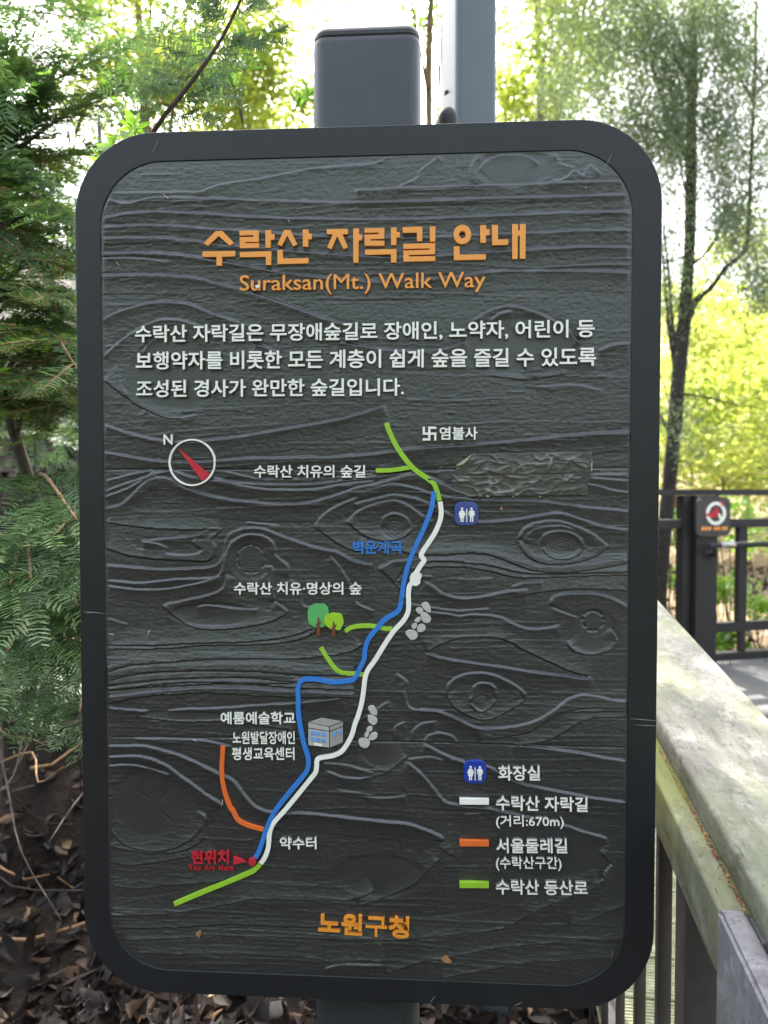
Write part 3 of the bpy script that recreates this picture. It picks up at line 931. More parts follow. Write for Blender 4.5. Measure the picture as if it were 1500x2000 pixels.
def glyph(ch, off, thick):
    key = (ch, off)
    if key not in _g:
        # heavier strokes, but never so heavy that the outline folds over itself
        ar = lambda q: sum(p.area for p in glyph_mesh(ch, q)[0].polygons)
        a0 = ar(0); a1 = ar(.004); use = off
        if a1 > 1.35 * a0: use = 0
        else:
            while use > .005 and abs(ar(use) - (a0 + (a1 - a0) * use / .004)) > .035 * a0: use -= .002
        me, c = glyph_mesh(ch, use)
        # extrude version
        c.extrude = 0.5
        o = bpy.data.objects.new('t', c); COL.objects.link(o)
        dg = bpy.context.evaluated_depsgraph_get()
        me3 = bpy.data.meshes.new_from_object(o.evaluated_get(dg))
        bpy.data.objects.remove(o)
        _g[key] = (me3, ink(me))
    return _g[key]

def text_line(s, xl, xr, tl, bl, tr, br, mat, off=.019, latin=False, yf=YF, space=1.0, name='letter', label=None, track=0.0):
    """ink box of the line in photo pixels: left edge xl (top tl, bottom bl), right edge xr (top tr, bottom br)"""
    A0, A1 = np.array(bxz(xl, tl, yf)), np.array(bxz(xl, bl, yf))
    B0, B1 = np.array(bxz(xr, tr, yf)), np.array(bxz(xr, br, yf))
    top, bot = (-.0 + .735, -.0) if latin else (.835, -.085)
    if latin: top, bot = .73, 0.0
    hL = np.linalg.norm(A0 - A1); hR = np.linalg.norm(B0 - B1)
    sy = (hL + hR) / 2 / (top - bot)
    base0 = A1 + (A0 - A1) * (-bot) / (top - bot); base1 = B1 + (B0 - B1) * (-bot) / (top - bot)
    pos, x = [], 0.0
    for ch in s:
        pos.append(x); x += (advance(ch) * (space if ch == ' ' else 1)) + track
    vis = [i for i, ch in enumerate(s) if ch != ' ']
    g0 = glyph(s[vis[0]], off, 1)[1][0] + pos[vis[0]]; g1 = glyph(s[vis[-1]], off, 1)[1][1] + pos[vis[-1]]
    ln = np.linalg.norm(base1 - base0); sx = ln / (g1 - g0)
    ux = (base1 - base0) / ln; uz = np.array([-ux[1], ux[0]])
    org = base0 - ux * g0 * sx
    for i in vis:
        me, _ = glyph(s[i], off, 1)
        me = me.copy(); me.name = name; me.materials.clear()
        o0 = org + ux * pos[i] * sx
        th = YB - yf
        mt = Matrix(((ux[0] * sx, uz[0] * sy, 0, o0[0]), (0, 0, -th, (yf + YB) / 2), (ux[1] * sx, uz[1] * sy, 0, o0[1]), (0, 0, 0, 1)))
        me.transform(mt)
        o = link(name, me, sign, mat)
        edge_paint(me, mat)
        if label: o['label'] = label

W_ = M['white']
text_line('수락산 자락길은 무장애숲길로 장애인, 노약자, 어린이 등', 263.6, 1161.3, 636.4, 668.7, 622.9, 658.4, W_)
text_line('보행약자를 비롯한 모든 계층이 쉽게 숲을 즐길 수 있도록', 265, 1163.9, 687.8, 721.9, 677.9, 714.5, W_)
text_line('조성된 경사가 완만한 숲길입니다.', 266, 788.7, 742.8, 775.8, 738.4, 772.5, W_)
text_line('Suraksan(Mt.) Walk Way', 468, 948.2, 536, 567.3, 528.8, 560.1, M['orange_title'], .005, True, label='thin orange raised letter of the English title')
text_line('N', 319.3, 337, 847.7, 867.8, 847.7, 867.8, W_, .02, True)
text_line('수락산 치유의 숲길', 496, 713.5, 908.9, 932.7, 908.2, 932.7, W_)
text_line('수락산 치유·명상의 숲', 456.9, 706.2, 1137.4, 1161.2, 1137.4, 1161.2, W_)
text_line('염불사', 858.4, 932.9, 833.7, 858.7, 833.7, 858.7, W_)
text_line('벽운계곡', 689, 786, 1056.7, 1081.6, 1056.7, 1081.6, M['blue_route'], .024, label='blue raised letter')
text_line('예룸예술학교', 431.2, 576.8, 1390.9, 1414.4, 1390.9, 1414.4, W_)
text_line('노원발달장애인', 454.3, 576, 1429, 1453.3, 1429, 1453.3, W_, .017)
text_line('평생교육센터', 453.2, 575.3, 1460.2, 1484.4, 1460.2, 1484.4, W_, .017)
text_line('약수터', 546.7, 618.2, 1635.5, 1658.6, 1635.5, 1658.6, W_)
text_line('현위치', 373.6, 447, 1663, 1687.6, 1663, 1687.6, M['red'], .022, label='red raised letter')
text_line('You Are Here', 368.9, 455.8, 1689.8, 1699.7, 1690.5, 1700.4, M['red'], .012, True, yf=.0015, space=1.6, track=.06, label='small red raised letter')
text_line('화장실', 973.2, 1055, 1496.2, 1524.4, 1496.2, 1524.4, W_)
text_line('수락산 자락길', 968.8, 1148.1, 1554.9, 1582.4, 1557, 1586, W_)
text_line('(거리:670m)', 968.8, 1101.5, 1592.3, 1614.3, 1593.3, 1615.3, W_, .012)
text_line('서울둘레길', 969.5, 1108.1, 1638.1, 1666, 1638.6, 1666.5, W_)
text_line('(수락산구간)', 968.8, 1097, 1673.3, 1696.8, 1674, 1697.5, W_, .012)
text_line('수락산 등산로', 968.8, 1148.1, 1718.8, 1746.6, 1721, 1749, W_)
text_line('노원구청', 621, 799, 1787.4, 1823, 1792.0, 1833.6, M['orange_deep'], .024, label='deep orange raised letter')

# --- the title, cut from flat strokes
def Z1(p): return bxz(380 + p[0] / 4.412, 420 + p[1] / 4.412, YF)
def Z2(p): return bxz(700 + p[0] / 4.412, 420 + p[1] / 4.412, YF)
def Zr(p): return bxz(580 + p[0] / 5.0, 1160 + p[1] / 5.0, YF)
def Zs(p): return bxz(350 + p[0] / 4.2857, 1380 + p[1] / 4.2857, YF)
def Rg(r): return lambda p: bxz(RG[r][0] + p[0] / 2.727, RG[r][1] + p[1] / 2.727, YF)
def pl(txt, fn): return [fn(tuple(float(v) for v in p.split(','))) for p in txt.split()]
def circ(cx, cy, rx, ry, n=32): return [(cx + rx * math.cos(2 * math.pi * k / n), cy + ry * math.sin(2 * math.pi * k / n)) for k in range(n)]
T_ = [
 (Z1, ['182,138 240,138 340,240 303,266 208,182 115,266 78,240', '68,313 348,308 348,356 237,358 237,437 187,437 187,360 68,362']),
 (Z1, ['386,133 553,131 553,230 437,232 437,243 555,241 555,282 388,286 388,190 505,188 505,172 386,176', '610,130 658,128 658,163 687,163 687,212 657,213 657,281 610,282', '390,318 660,310 660,430 615,431 612,360 392,363']),
 (Z1, ['772,128 825,128 885,252 850,271 798,178 750,270 713,252', '932,124 980,124 980,158 1010,160 1010,208 980,210 980,273 932,273', '714,302 758,300 760,374 982,370 982,416 714,423']),
 (Z1, ['1138,121 1320,118 1322,164 1275,166 1322,276 1283,296 1229,183 1180,296 1142,278 1190,166 1138,166', '1367,115 1415,115 1415,165 1443,168 1443,215 1415,217 1413,410 1367,410']),
 (Z2, ['53,112 223,110 223,204 103,208 103,220 223,220 223,263 53,265 53,168 173,165 173,150 53,153', '280,108 328,106 328,144 358,146 358,192 328,194 328,259 280,259', '57,298 328,291 328,409 280,409 278,338 57,345']),
 (Z2, ['381,104 551,99 551,223 504,224 502,150 381,154', '615,98 664,98 664,229 615,231', '387,248 662,241 662,338 437,344 437,357 662,352 662,396 387,402 387,306 613,299 613,287 387,292']),
 (Z2, ['RING', '1050,86 1100,86 1102,122 1130,124 1130,172 1100,176 1100,239 1050,239', '822,269 870,268 873,342 1098,336 1098,384 822,389']),
 (Z2, ['1152,84 1203,84 1203,210 1291,207 1291,256 1152,260', '1328,77 1375,77 1377,130 1393,130 1393,76 1442,76 1440,376 1390,377 1390,178 1375,178 1372,378 1325,379']),
]
for fn, strokes in T_:
    loops = []
    for s in strokes:
        if s == 'RING':
            loops.append([fn(p) for p in circ(896, 167, 77, 84)]); loops.append([fn(p) for p in circ(896, 169, 28, 31)][::-1])
        else: loops.append(pl(s, fn))
    plate('title_letter', loops, YF, YB, M['orange_title'], sign, .0003, label='bold orange angular raised letter of the title')

# --- ribbons
def ribbon(name, pts, width_px, mat, yf=YF, smooth=True, label=None, yb=YB, wn=None):
    P = [np.array(p) for p in (catmull(pts, 7) if smooth else pts)]
    w = width_px / 2 / 1431.0
    Lf, Rt = [], []
    for i, p in enumerate(P):
        d = P[min(i + 1, len(P) - 1)] - P[max(i - 1, 0)]; d = d / np.linalg.norm(d); nrm = np.array([-d[1], d[0]])
        ww = w * (wn(i / (len(P) - 1)) if wn else 1)
        Lf.append(tuple(p + nrm * ww)); Rt.append(tuple(p - nrm * ww))
    o = plate(name, [Lf + Rt[::-1]], yf, yb, mat, sign, .0003, label); edge_paint(o.data, mat)
    return o
def pp(txt): return [tuple(float(v) for v in p.split(',')) for p in txt.split()]
D_, C_, E_, F_ = Rg('D'), Rg('C'), Rg('E'), Rg('F')
ribbon('trail_line', [D_(p) for p in pp('148,70 170,130 215,215 290,310 375,372 408,405 432,486')], 9.6, M['green_route'], .0012, label='green trail line forking at the top of the map')
ribbon('trail_line', [D_(p) for p in pp('92,325 180,322 285,306')], 8.6, M['green_route'], .0017, label='short green branch line beside the text')
blue = [D_(p) for p in pp('402,436 388,530 350,630 300,740 265,830 240,930 232,1000')] + [Zr(p) for p in pp('1020,40 1012,110 975,180 860,250 780,340 700,440 665,540 655,640 615,725 570,815 510,850 350,862 200,838 90,833 30,862 8,930 12,1050')] + [Zs(p) for p in pp('995,20 1005,130 1040,300 1080,440 1074,520 1040,580 900,750 800,880 740,1000 700,1120 670,1205 637,1268')]
ribbon('trail_line', blue, 9.2, M['blue_route'], -.0002, label='long winding blue stream line')
white = [D_(p) for p in pp('435,490 441,550 432,600 405,660 370,715 345,752 334,778 350,803 330,832 312,862 300,885 292,915 272,940 266,985')] + [Zr(p) for p in pp('1090,60 1086,170 1040,260 940,370 840,520 760,650 692,745 664,830 650,950 628,1080 597,1190')] + [Zs(p) for p in pp('1470,150 1440,250 1370,365 1290,410 1180,430 1154,450 1150,500 1140,552 1080,630 900,850 790,975 757,1060 745,1180 718,1260 682,1315')]
ribbon('trail_line', white, 9.6, W_, 0.0, label='long winding white trail line')
plate('trail_blob', [[D_(p) for p in catmull(pp('276,888 292,868 318,866 338,882 330,905 328,925 306,940 280,928 274,908'), 5, True)]], -.0004, YB, W_, sign, .0003, label='white rounded blob on the trail line')
ribbon('trail_line', [Zr(p) for p in pp('470,370 520,335 600,318 700,315 780,325 860,342 930,345')], 8.4, M['green_route'], .0013, label='short green line beside the tree symbols')
ribbon('trail_line', [Zr(p) for p in pp('230,525 290,620 360,720 430,770 520,782 600,788 652,795')], 8.4, M['green_route'], .0013, label='short green curved line below the tree symbols')
ribbon('trail_line', [E_(p) for p in pp('435,1275 600,1205 830,1110 875,1080 895,1060')], 9.6, M['green_route'], .0013, label='green line running off to the lower corner')
ribbon('trail_line', [E_(p) for p in pp('695,430 688,560 700,660 730,750 750,780 775,825 830,855 912,877')], 8.8, M['orange_route'], .0013, label='orange trail line')
for y0, m, lb in ((723, W_, 'white key bar'), (945, M['orange_route'], 'orange key bar'), (1167, M['green_route'], 'green key bar')):
    plate('key_bar', [[F_(p) for p in ((539, y0 - 16), (695, y0 - 13), (695, y0 + 17), (539, y0 + 16))]], -.001, YB, m, sign, .0004, lb)
plate('arrow', [[E_(p) for p in ((752, 1018), (752, 1062), (826, 1045))]], YF, YB, M['red'], sign, .0003, 'red arrow pointing at the red dot')
plate('dot', [[E_(p) for p in circ(853, 1045, 21, 21)]], -.0008, YB, M['red'], sign, .0004, 'round red position dot')
plate('compass_ring', [[C_(p) for p in circ(531, 282, 125, 126, 56)], [C_(p) for p in circ(531, 282, 116, 117, 56)][::-1]], YF, YB, W_, sign, .0003)
plate('compass_needle', [[C_(p) for p in ((455, 205), (628, 347), (585, 382))]], .0006, YB, M['red'], sign, .0003)
# temple symbol
def strokes(name, segs, wpx, mat, label=None, fn=D_, yf=YF):
    # union of axis-aligned bars traced as one outline is given directly
    return plate(name, [[fn(p) for p in segs]], yf, YB, mat, sign, .0003, label)
w2 = 6
cx0, cx1, cxm, cz0, cz1, czm = 348, 409, 378, 97, 159, 128
strokes('temple_symbol', [(cx0 - w2, cz0 - w2), (cx0 + w2, cz0 - w2), (cx0 + w2, czm - w2), (cxm - w2, czm - w2), (cxm - w2, cz0 - w2), (cx1 + w2, cz0 - w2), (cx1 + w2, cz0 + w2), (cxm + w2, cz0 + w2),
    (cxm + w2, czm - w2), (cx1 + w2, czm - w2), (cx1 + w2, cz1 + w2), (cx1 - w2, cz1 + w2), (cx1 - w2, czm + w2), (cxm + w2, czm + w2), (cxm + w2, cz1 + w2), (cx0 - w2, cz1 + w2), (cx0 - w2, cz1 - w2), (cxm - w2, cz1 - w2), (cxm - w2, czm + w2), (cx0 - w2, czm + w2)], 0, W_, 'white temple map symbol')
# tree symbols
plate('tree_symbol_crown', [pl('105,160 130,115 180,95 225,100 262,98 300,135 312,190 285,215 272,250 270,320 225,332 160,322 115,290 103,220', Zr)], .0004, YB, M['tree_green'], sign, .0003, 'mid green cut out tree crown')
plate('tree_symbol_trunk', [pl('185,410 192,325 180,290 200,290 203,228 217,228 220,270 240,262 225,300 230,410', Zr)], -.0006, YB, M['tree_brown'], sign, .0003)
plate('tree_symbol_crown', [pl('266,235 290,200 320,196 345,184 375,190 410,190 440,212 446,240 458,280 438,320 430,345 400,355 370,345 330,345 300,320 280,310 263,270', Zr)], -.0010, YB, M['tree_lime'], sign, .0003, 'lime green cut out tree crown')
plate('tree_symbol_trunk', [pl('338,413 345,345 333,325 350,322 352,268 365,268 368,300 392,292 375,330 380,413', Zr)], -.0018, YB, M['tree_brown'], sign, .0003)
for s in ('1215,100 1265,82 1300,120 1307,180 1275,178 1230,140', '1160,150 1200,133 1232,155 1225,185 1185,195', '1210,190 1250,180 1290,210 1310,245 1290,283 1240,280 1215,245', '1145,265 1175,232 1205,228 1205,262 1170,280',
          '1118,315 1140,290 1172,292 1165,330 1140,347', '1172,340 1190,305 1225,293 1255,320 1250,355 1210,375 1180,368', '1060,385 1085,357 1135,355 1175,380 1175,425 1130,452 1095,435'):
    plate('map_stone', [[Zr(p) for p in catmull(pp(s), 3, True)]], .0002, YB, M['stone'], sign, .0005)
for s in ('50,225 75,215 97,240 97,265 70,258', '50,270 75,265 98,285 98,305 80,318 55,300', '42,340 60,325 75,330 70,350 50,352', '32,370 42,355 57,358 50,380 35,385', '55,380 75,358 97,362 100,382 80,398 58,395', '0,400 20,388 55,395 60,420 40,440 10,430'):
    plate('map_stone', [[F_(p) for p in catmull(pp(s), 3, True)]], .0002, YB, M['stone'], sign, .0005)
# school building symbol
bi = plate('school_symbol', [pl('1078,134 1190,95 1368,125 1373,165 1373,302 1258,348 1078,326', Zs)], .0022, YB, M['icon_line'], sign, .0003, 'grey block building symbol with blue windows')
def bp(name, txt, m, yf=.0012): return plate(name, [pl(txt, Zs)], yf, .0021, m, bi, .0001)
bp('symbol_roof', '1082,132 1190,97 1365,126 1255,168', M['wall_roof'])
bp('symbol_wall', '1080,138 1253,174 1253,206 1080,178', M['wall_light'])
bp('symbol_wall', '1260,174 1370,132 1370,163 1260,206', M['wall_dark'])
bp('symbol_wall', '1080,186 1253,214 1253,345 1080,324', M['wall_light'])
bp('symbol_wall', '1260,214 1370,172 1370,300 1260,345', M['wall_dark'])
for (x, y) in ((1102, 205), (1148, 211), (1194, 217), (1102, 254), (1148, 261), (1194, 268)):
    bp('symbol_pane', f'{x},{y} {x+33},{y+4} {x+33},{y+36} {x},{y+32}', M['pane_blue'], .0006)
for (x, y) in ((1285, 222), (1328, 203)):
    bp('symbol_pane', f'{x},{y} {x+23},{y-8} {x+23},{y+28} {x},{y+36}', M['pane_blue'], .0006)
bp('symbol_door', '1130,308 1192,316 1192,334 1130,326', W_, .0006)
# washroom plates
def washroom(r, cx, cy, sz, mat, label):
    fn = Rg(r)
    h = sz / 2
    q = [(cx + a, cy + b) for a, b in rrect(-h, h, -h, h, sz * .30, 8)]
    p = plate('washroom_plate', [[fn(a) for a in q]], -.0005, YB, mat, sign, .0008, label)
    k = sz / 124.0
    def T(pts): return [fn((cx + a * k, cy + b * k)) for a, b in pts]
    def sub(nm, pts): plate(nm, [T(pts)], -.0017, -.0003, W_, p, .0002)
    sub('figure_head', circ(-23, -27, 6.5, 6.5, 14)); sub('figure_head', circ(27, -26, 6.5, 6.5, 14))
    sub('figure_body', [(-29, -19), (-17, -19), (-9, -9), (-5, 6), (-10, 10), (-13, 4), (-9, 20), (-15, 20), (-15, 43), (-21, 43), (-22, 22), (-24, 22), (-25, 43), (-31, 43), (-32, 20), (-38, 20), (-34, 4), (-37, 9), (-41, 5), (-37, -10)])
    sub('figure_body', [(19, -18), (35, -18), (42, -12), (43, 10), (38, 12), (36, -2), (36, 43), (29, 43), (28, 18), (26, 18), (25, 43), (18, 43), (17, -2), (16, 12), (11, 8), (12, -12)])
    sub('figure_divider', [(-1, -25), (4, -25), (4, 45), (-1, 45)])
washroom('D', 575, 555, 126, M['blue_plate_faded'], 'faded blue washroom plate with chipped figures')
washroom('F', 620, 566, 122, M['blue_plate'], 'bright blue washroom plate with white figures')

# --- tape: two crumpled strips
def tape(corners, seed, folds, label, yb=.0018, fold_corner=False):
    n, m = 150, 34
    c = [np.array(D_(p)) for p in corners]
    U, Vv = np.meshgrid(np.linspace(0, 1, n), np.linspace(0, 1, m))
    # ragged edges
    r = np.random.default_rng(seed)
    x = ((1 - U) * (1 - Vv))[..., None] * c[0] + (U * (1 - Vv))[..., None] * c[1] + (U * Vv)[..., None] * c[2] + ((1 - U) * Vv)[..., None] * c[3]
    X, Z = x[..., 0].copy(), x[..., 1].copy()
    Z += (vnoise(U * 40, Vv * 0 + seed, 2) - .5) * .0012 * (np.abs(Vv - .5) * 2) ** 6
    h = np.zeros_like(X)
    for k in range(folds):
        cx, cz = r.uniform(0.05, .95), r.uniform(.1, .95); ang = r.normal(0, .6) if r.random() < .7 else r.uniform(-1.5, 1.5)
        ln = r.uniform(.04, .16); w = r.uniform(.006, .014)
        ux, uz = (U - cx) * 4.2, (Vv - cz)
        a = ux * math.cos(ang) + uz * math.sin(ang); b = -ux * math.sin(ang) + uz * math.cos(ang)
        b = b + .08 * np.sin(a * 7 + k)
        h += r.uniform(.4, 1.1) * .0010 * np.exp(-np.abs(b) / (w * 4.)) * np.clip(1 - (a / (ln * 4.2)) ** 2, 0, 1)
    h += (vnoise(U * 30, Vv * 8, seed) - .5) * .0003 + (vnoise(U * 90, Vv * 24, seed + 1) - .5) * .00015
    h = np.clip(h, -.0005, .0042)
    Y = yb - h
    V1 = np.stack([X.ravel(), Y.ravel(), Z.ravel()], 1)
    i = np.arange((m - 1) * (n - 1)); r_, c_ = i // (n - 1), i % (n - 1)
    Fc = np.stack([r_ * n + c_, r_ * n + c_ + 1, (r_ + 1) * n + c_ + 1, (r_ + 1) * n + c_], 1)
    keep = np.ones(len(Fc), bool)
    if fold_corner:
        ux = U.ravel()[Fc].mean(1); vx = Vv.ravel()[Fc].mean(1)
        keep = (ux / .115 + vx / .52) > 1.0
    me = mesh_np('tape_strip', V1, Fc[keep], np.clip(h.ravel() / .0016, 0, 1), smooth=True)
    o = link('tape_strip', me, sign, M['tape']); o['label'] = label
    sm = o.modifiers.new('thick', 'SOLIDIFY'); sm.thickness = .0003; sm.offset = -1
    return o
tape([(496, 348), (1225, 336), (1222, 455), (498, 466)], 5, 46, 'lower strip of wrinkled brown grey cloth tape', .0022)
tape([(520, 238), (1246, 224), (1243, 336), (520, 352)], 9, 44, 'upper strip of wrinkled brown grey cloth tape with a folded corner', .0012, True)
plate('tape_fold', [[D_(p) for p in ((520, 297), (600, 240), (588, 262), (560, 290), (535, 298))]], -.0025, -.0015, M['tape_edge'], sign, .0002, 'pale folded back corner of the tape')
plate('tape_glue', [[D_(p) for p in ((1240, 272), (1247, 272), (1246, 328), (1239, 328))]], .0008, .003, M['tape_edge'], sign, .0002, 'pale dried glue beside the tape')
for (x, y, s) in ((690, 462, 9), (825, 463, 4), (968, 463, 6)):
    plate('tape_glue', [[D_(p) for p in ((x - s, y + 3), (x - s * .3, y - s * .8), (x + s, y + 4))]], .0015, .004, M['tape_edge'], sign, .0002, 'pale dried glue scrap under the tape')
# thing: small bolt mark and dropping
plate('dropping', [[bxz(503 + a, 560 + b, 0) for a, b in circ(0, 0, 4.5, 3.2, 14)]], -.0012, .0004, M['dropping'], sign, .0004, 'small white bird dropping on the letter u')

for x0, y0, x1, y1, w in ((163, 1194, 207, 1199, .7), (165, 1197.5, 190, 1196, .6), (1232, 1404, 1284, 1408, .6), (1240, 1416, 1282, 1418, .5), (296, 300, 309, 272, .4), (1180, 330, 1196, 300, .4), (1004, 1965, 1020, 1958, .6), (840, 1958, 850, 1946, .6)):
    p0, p1 = np.array(bxz(x0, y0, .003)), np.array(bxz(x1, y1, .003)); d = p1 - p0; n_ = np.array([-d[1], d[0]]) / np.linalg.norm(d) * w / 2 / 1431
    plate('scratch', [[tuple(p0 - n_ * .3), tuple((p0 + p1) / 2 - n_ * 1.2), tuple(p1 - n_ * .3), tuple(p1 + n_ * .3), tuple((p0 + p1) / 2 + n_), tuple(p0 + n_ * .3)]], .0035, .0037, M['stone'], sign, .00001, 'fine pale scratch in the dark frame paint')
for x0, y0, x1, y1, w in ((318, 379, 329, 388, 1.6), (227, 512, 233, 519, 1.0), (288, 1243, 292, 1231, 1.6), (433, 1575, 435, 1562, 1.2), (375, 1444, 384, 1447, 2.2), (212, 1238, 222, 1239, 1.8), (562, 430, 566, 433, 1.5), (1142, 365, 1146, 368, 1.2)):
    p0, p1 = np.array(bxz(x0, y0, .001)), np.array(bxz(x1, y1, .001)); d = p1 - p0; n_ = np.array([-d[1], d[0]]) / np.linalg.norm(d) * w / 2 / 1431
    plate('paint_chip', [[tuple(p0), tuple(p1 - n_), tuple(p1 + n_), tuple(p0 + n_)]], .0003, .0012, M['stone'], sign, .00005, 'tiny pale chip on the carved panel')

# --- post behind the board
def px_x(px, py, y): return on_y(px, py, y).x
PY0, PY1 = 0.0435, 0.150
xl, xr = on_y(609, 300, PY0).x, on_y(821, 300, PY0).x
ztop = on_y(715, 46, PY0 + .01).z
pm = box_mesh('post', (xl, PY0, 0.05), (xr, PY1, ztop - .010), 0.020, 5)
link('post', pm, sign, M['post_paint'])
link('post_cap', box_mesh('post_cap', (xl + .001, PY0 + .001, ztop - .034), (xr - .001, PY1 - .001, ztop), 0.0195, 6), sign, M['cap'])
# rounded rubber stop that peeps over the frame
kc = at(875, 242, 1.10)
v, f = [], []
nn, mm = 20, 10
for j in range(mm + 1):
    a = math.pi / 2 * j / mm
    for k in range(nn):
        b = 2 * math.pi * k / nn
        rr = .0150 * math.cos(a) + (.0003 if j < mm else 0)
        v.append((kc.x + rr * math.cos(b), kc.y + rr * math.sin(b), kc.z + .002 + .0235 * math.sin(a) ** .9))
for j in range(mm):
    for k in range(nn): f.append((j * nn + k, j * nn + (k + 1) % nn, (j + 1) * nn + (k + 1) % nn, (j + 1) * nn + k))
base = [(kc.x + .0153 * math.cos(2 * math.pi * k / nn), kc.y + .0153 * math.sin(2 * math.pi * k / nn), kc.z - .08) for k in range(nn)]
o_ = len(v); v += base
for k in range(nn): f.append((o_ + k, o_ + (k + 1) % nn, (k + 1) % nn, k))
link('rubber_stop', mesh_of('rubber_stop', v, f, True), sign, M['rubber'])
# two steel brackets that carry the board and the stop
for i, z in enumerate((BZ0 + .25, BZ1 - .22)):
    link('bracket', box_mesh('bracket', (-.27, .0425, z - .02), (.27, .052, z + .02), .002), sign, M['frame'])
link('stop_bracket', box_mesh('stop_bracket', (kc.x - .012, .0425, kc.z - .08), (kc.x + .012, kc.y + .004, kc.z - .07), .001), sign, M['frame'])

# dried leaf scraps stuck to the board
def scrap(fn, cx, cy, pts, mat, label):
    o = plate('dried_leaf', [[fn((cx + a, cy + b)) for a, b in pts]], .0005, .0012, mat, None, .0002)
    tag(o, label, 'dried leaf')
scrap(E_, 566, 1432, [(-12, -4), (2, -20), (14, -24), (12, 0), (2, 24), (-3, 8), (-14, 10)], M['dead_orange'], 'pointed orange brown leaf scrap stuck on the lower left of the board')
scrap(Rg('H'), 468, 341, [(-30, -4), (-12, -22), (8, -24), (14, -6), (30, 4), (24, 20), (2, 16), (-14, 12)], M['dead_orange'], 'ragged tan leaf scrap stuck near the bottom edge of the board')
scrap(D_, 760, 527, [(-9, 2), (6, -13), (9, 14)], M['dead_orange'], 'tiny triangular brown scrap beside the faded washroom plate')
# ------------------------------------------------------------------ steel pole behind the sign
def build_pole():
    c = at(905, 240, 1.93)
    th = math.radians(21.0)
    s = .119 / 2
    prof = rrect(-s, s, -s, s, .016, 6)
    x0 = CAM + ray(856, 240) * 1.93
    vs, fs = [], []
    R = Matrix.Rotation(th, 3, 'Z')
    cx = (at(856, 240, 1.93) + at(973, 240, 1.93)) * .5
    n = len(prof)
    zb = float(gz(cx.x, cx.y)) - .05
    for z in (zb, 4.6):
        for (a, b) in prof:
            q = R @ Vector((a, b, 0)); vs.append((cx.x + q.x, cx.y + q.y, z))
    for k in range(n): fs.append((k, (k + 1) % n, n + (k + 1) % n, n + k))
    fs.append(tuple(range(n, 2 * n)))
    root = empty('steel_pole', (cx.x, cx.y, zb), 'square blue grey steel pole rising behind the map sign', 'pole')
    me = mesh_of('pole_tube', vs, fs, True); me.set_sharp_from_angle(angle=math.radians(40))
    link('pole_tube', me, root, M['pole_steel'])
    link('pole_base', box_mesh('pole_base', (cx.x - .11, cx.y - .11, zb), (cx.x + .11, cx.y + .11, zb + .07), .006), root, M['pole_steel'])
    # small screw on the side face
    sp = at(871, 172, 1.90)
    link('screw', tube('screw', [sp + Vector((0, .03, 0)), sp + Vector((0, .012, 0))], [.004, .004], 8), root, M['galv'])
build_pole()

# ------------------------------------------------------------------ wooden handrail
def ramp_box(name, lat0, lat1, h0, h1, s0, s1, mat, parent, bevel=.004):
    """a timber that runs along the ramp"""
    me = box_mesh(name, (0, 0, 0), (lat1 - lat0, (s1 - s0) * RD.length, h1 - h0), bevel, 3)
    # more divisions along the length for a slightly irregular edge
    o = link(name, me, None, mat)
    p = ramp_pt(lat0, h0, s0)
    yy = RD.normalized(); xx = RE; zz = xx.cross(yy).normalized()
    mw = Matrix.Translation(p) @ Matrix((xx, yy, zz)).transposed().to_4x4()
    if parent is not None:
        o.parent = parent
        mw = parent_world(parent).inverted() @ mw
    o.location = mw.to_translation(); o.rotation_euler = mw.to_euler()
    return o

def solve_lat(px, py, h):
    """lateral offset of the rail line that passes through this pixel at height h"""
    d = ray(px, py)
    # CAM + d*t = ramp_pt(lat,h,s): solve
    A = np.array([[d.x, -RE.x, -RD.x], [d.y, -RE.y, -RD.y], [d.z, -RE.z, -RD.z]])
    t, lat, s = np.linalg.solve(A, np.array([0, 0, h]))
    return lat, s, t
H_TOP = -.52
L2 = np.mean([solve_lat(1289, 1409, H_TOP)[0], solve_lat(1500, 1775, H_TOP)[0]])
L1 = np.mean([solve_lat(1285, 1170, H_TOP)[0], solve_lat(1500, 1400, H_TOP)[0]])
H_BOT = H_TOP - .041
LED_TOP = H_BOT - .0015
LL = np.mean([solve_lat(1283, 1535, LED_TOP)[0], solve_lat(1400, 1760, LED_TOP)[0]])
def solve_h(px, py, lat):
    d = ray(px, py)
    A = np.array([[d.x, 0, -RD.x], [d.y, 0, -RD.y], [d.z, -1, -RD.z]])
    b = np.array([RE.x * lat, RE.y * lat, 0])
    t, h, s = np.linalg.solve(A, b)
    return h, s, t
LED_BOT = np.mean([solve_h(1283, 1616, LL)[0], solve_h(1412, 1955, LL)[0]])
print('rail', L1, L2, LL, LED_BOT, solve_lat(1500, 1775, H_TOP))
rail = empty('handrail', tuple(ramp_pt(.4, -1.52, .6)), 'weathered mossy wooden handrail on dark balusters running up the ramp', 'handrail')
ramp_box('rail_cap', L2, L1, H_BOT, H_TOP, .22, 3.55, M['rail_wood'], rail, .007)
sp = solve_h(1413, 1720, LL)[1]
sq_ = solve_h(1413, 1720, L2 + .001)[1]
ramp_box('ledger', LL, L1 - .04, LED_BOT, LED_TOP, sp + .022, 3.5, M['ledger_wood'], rail, .005)

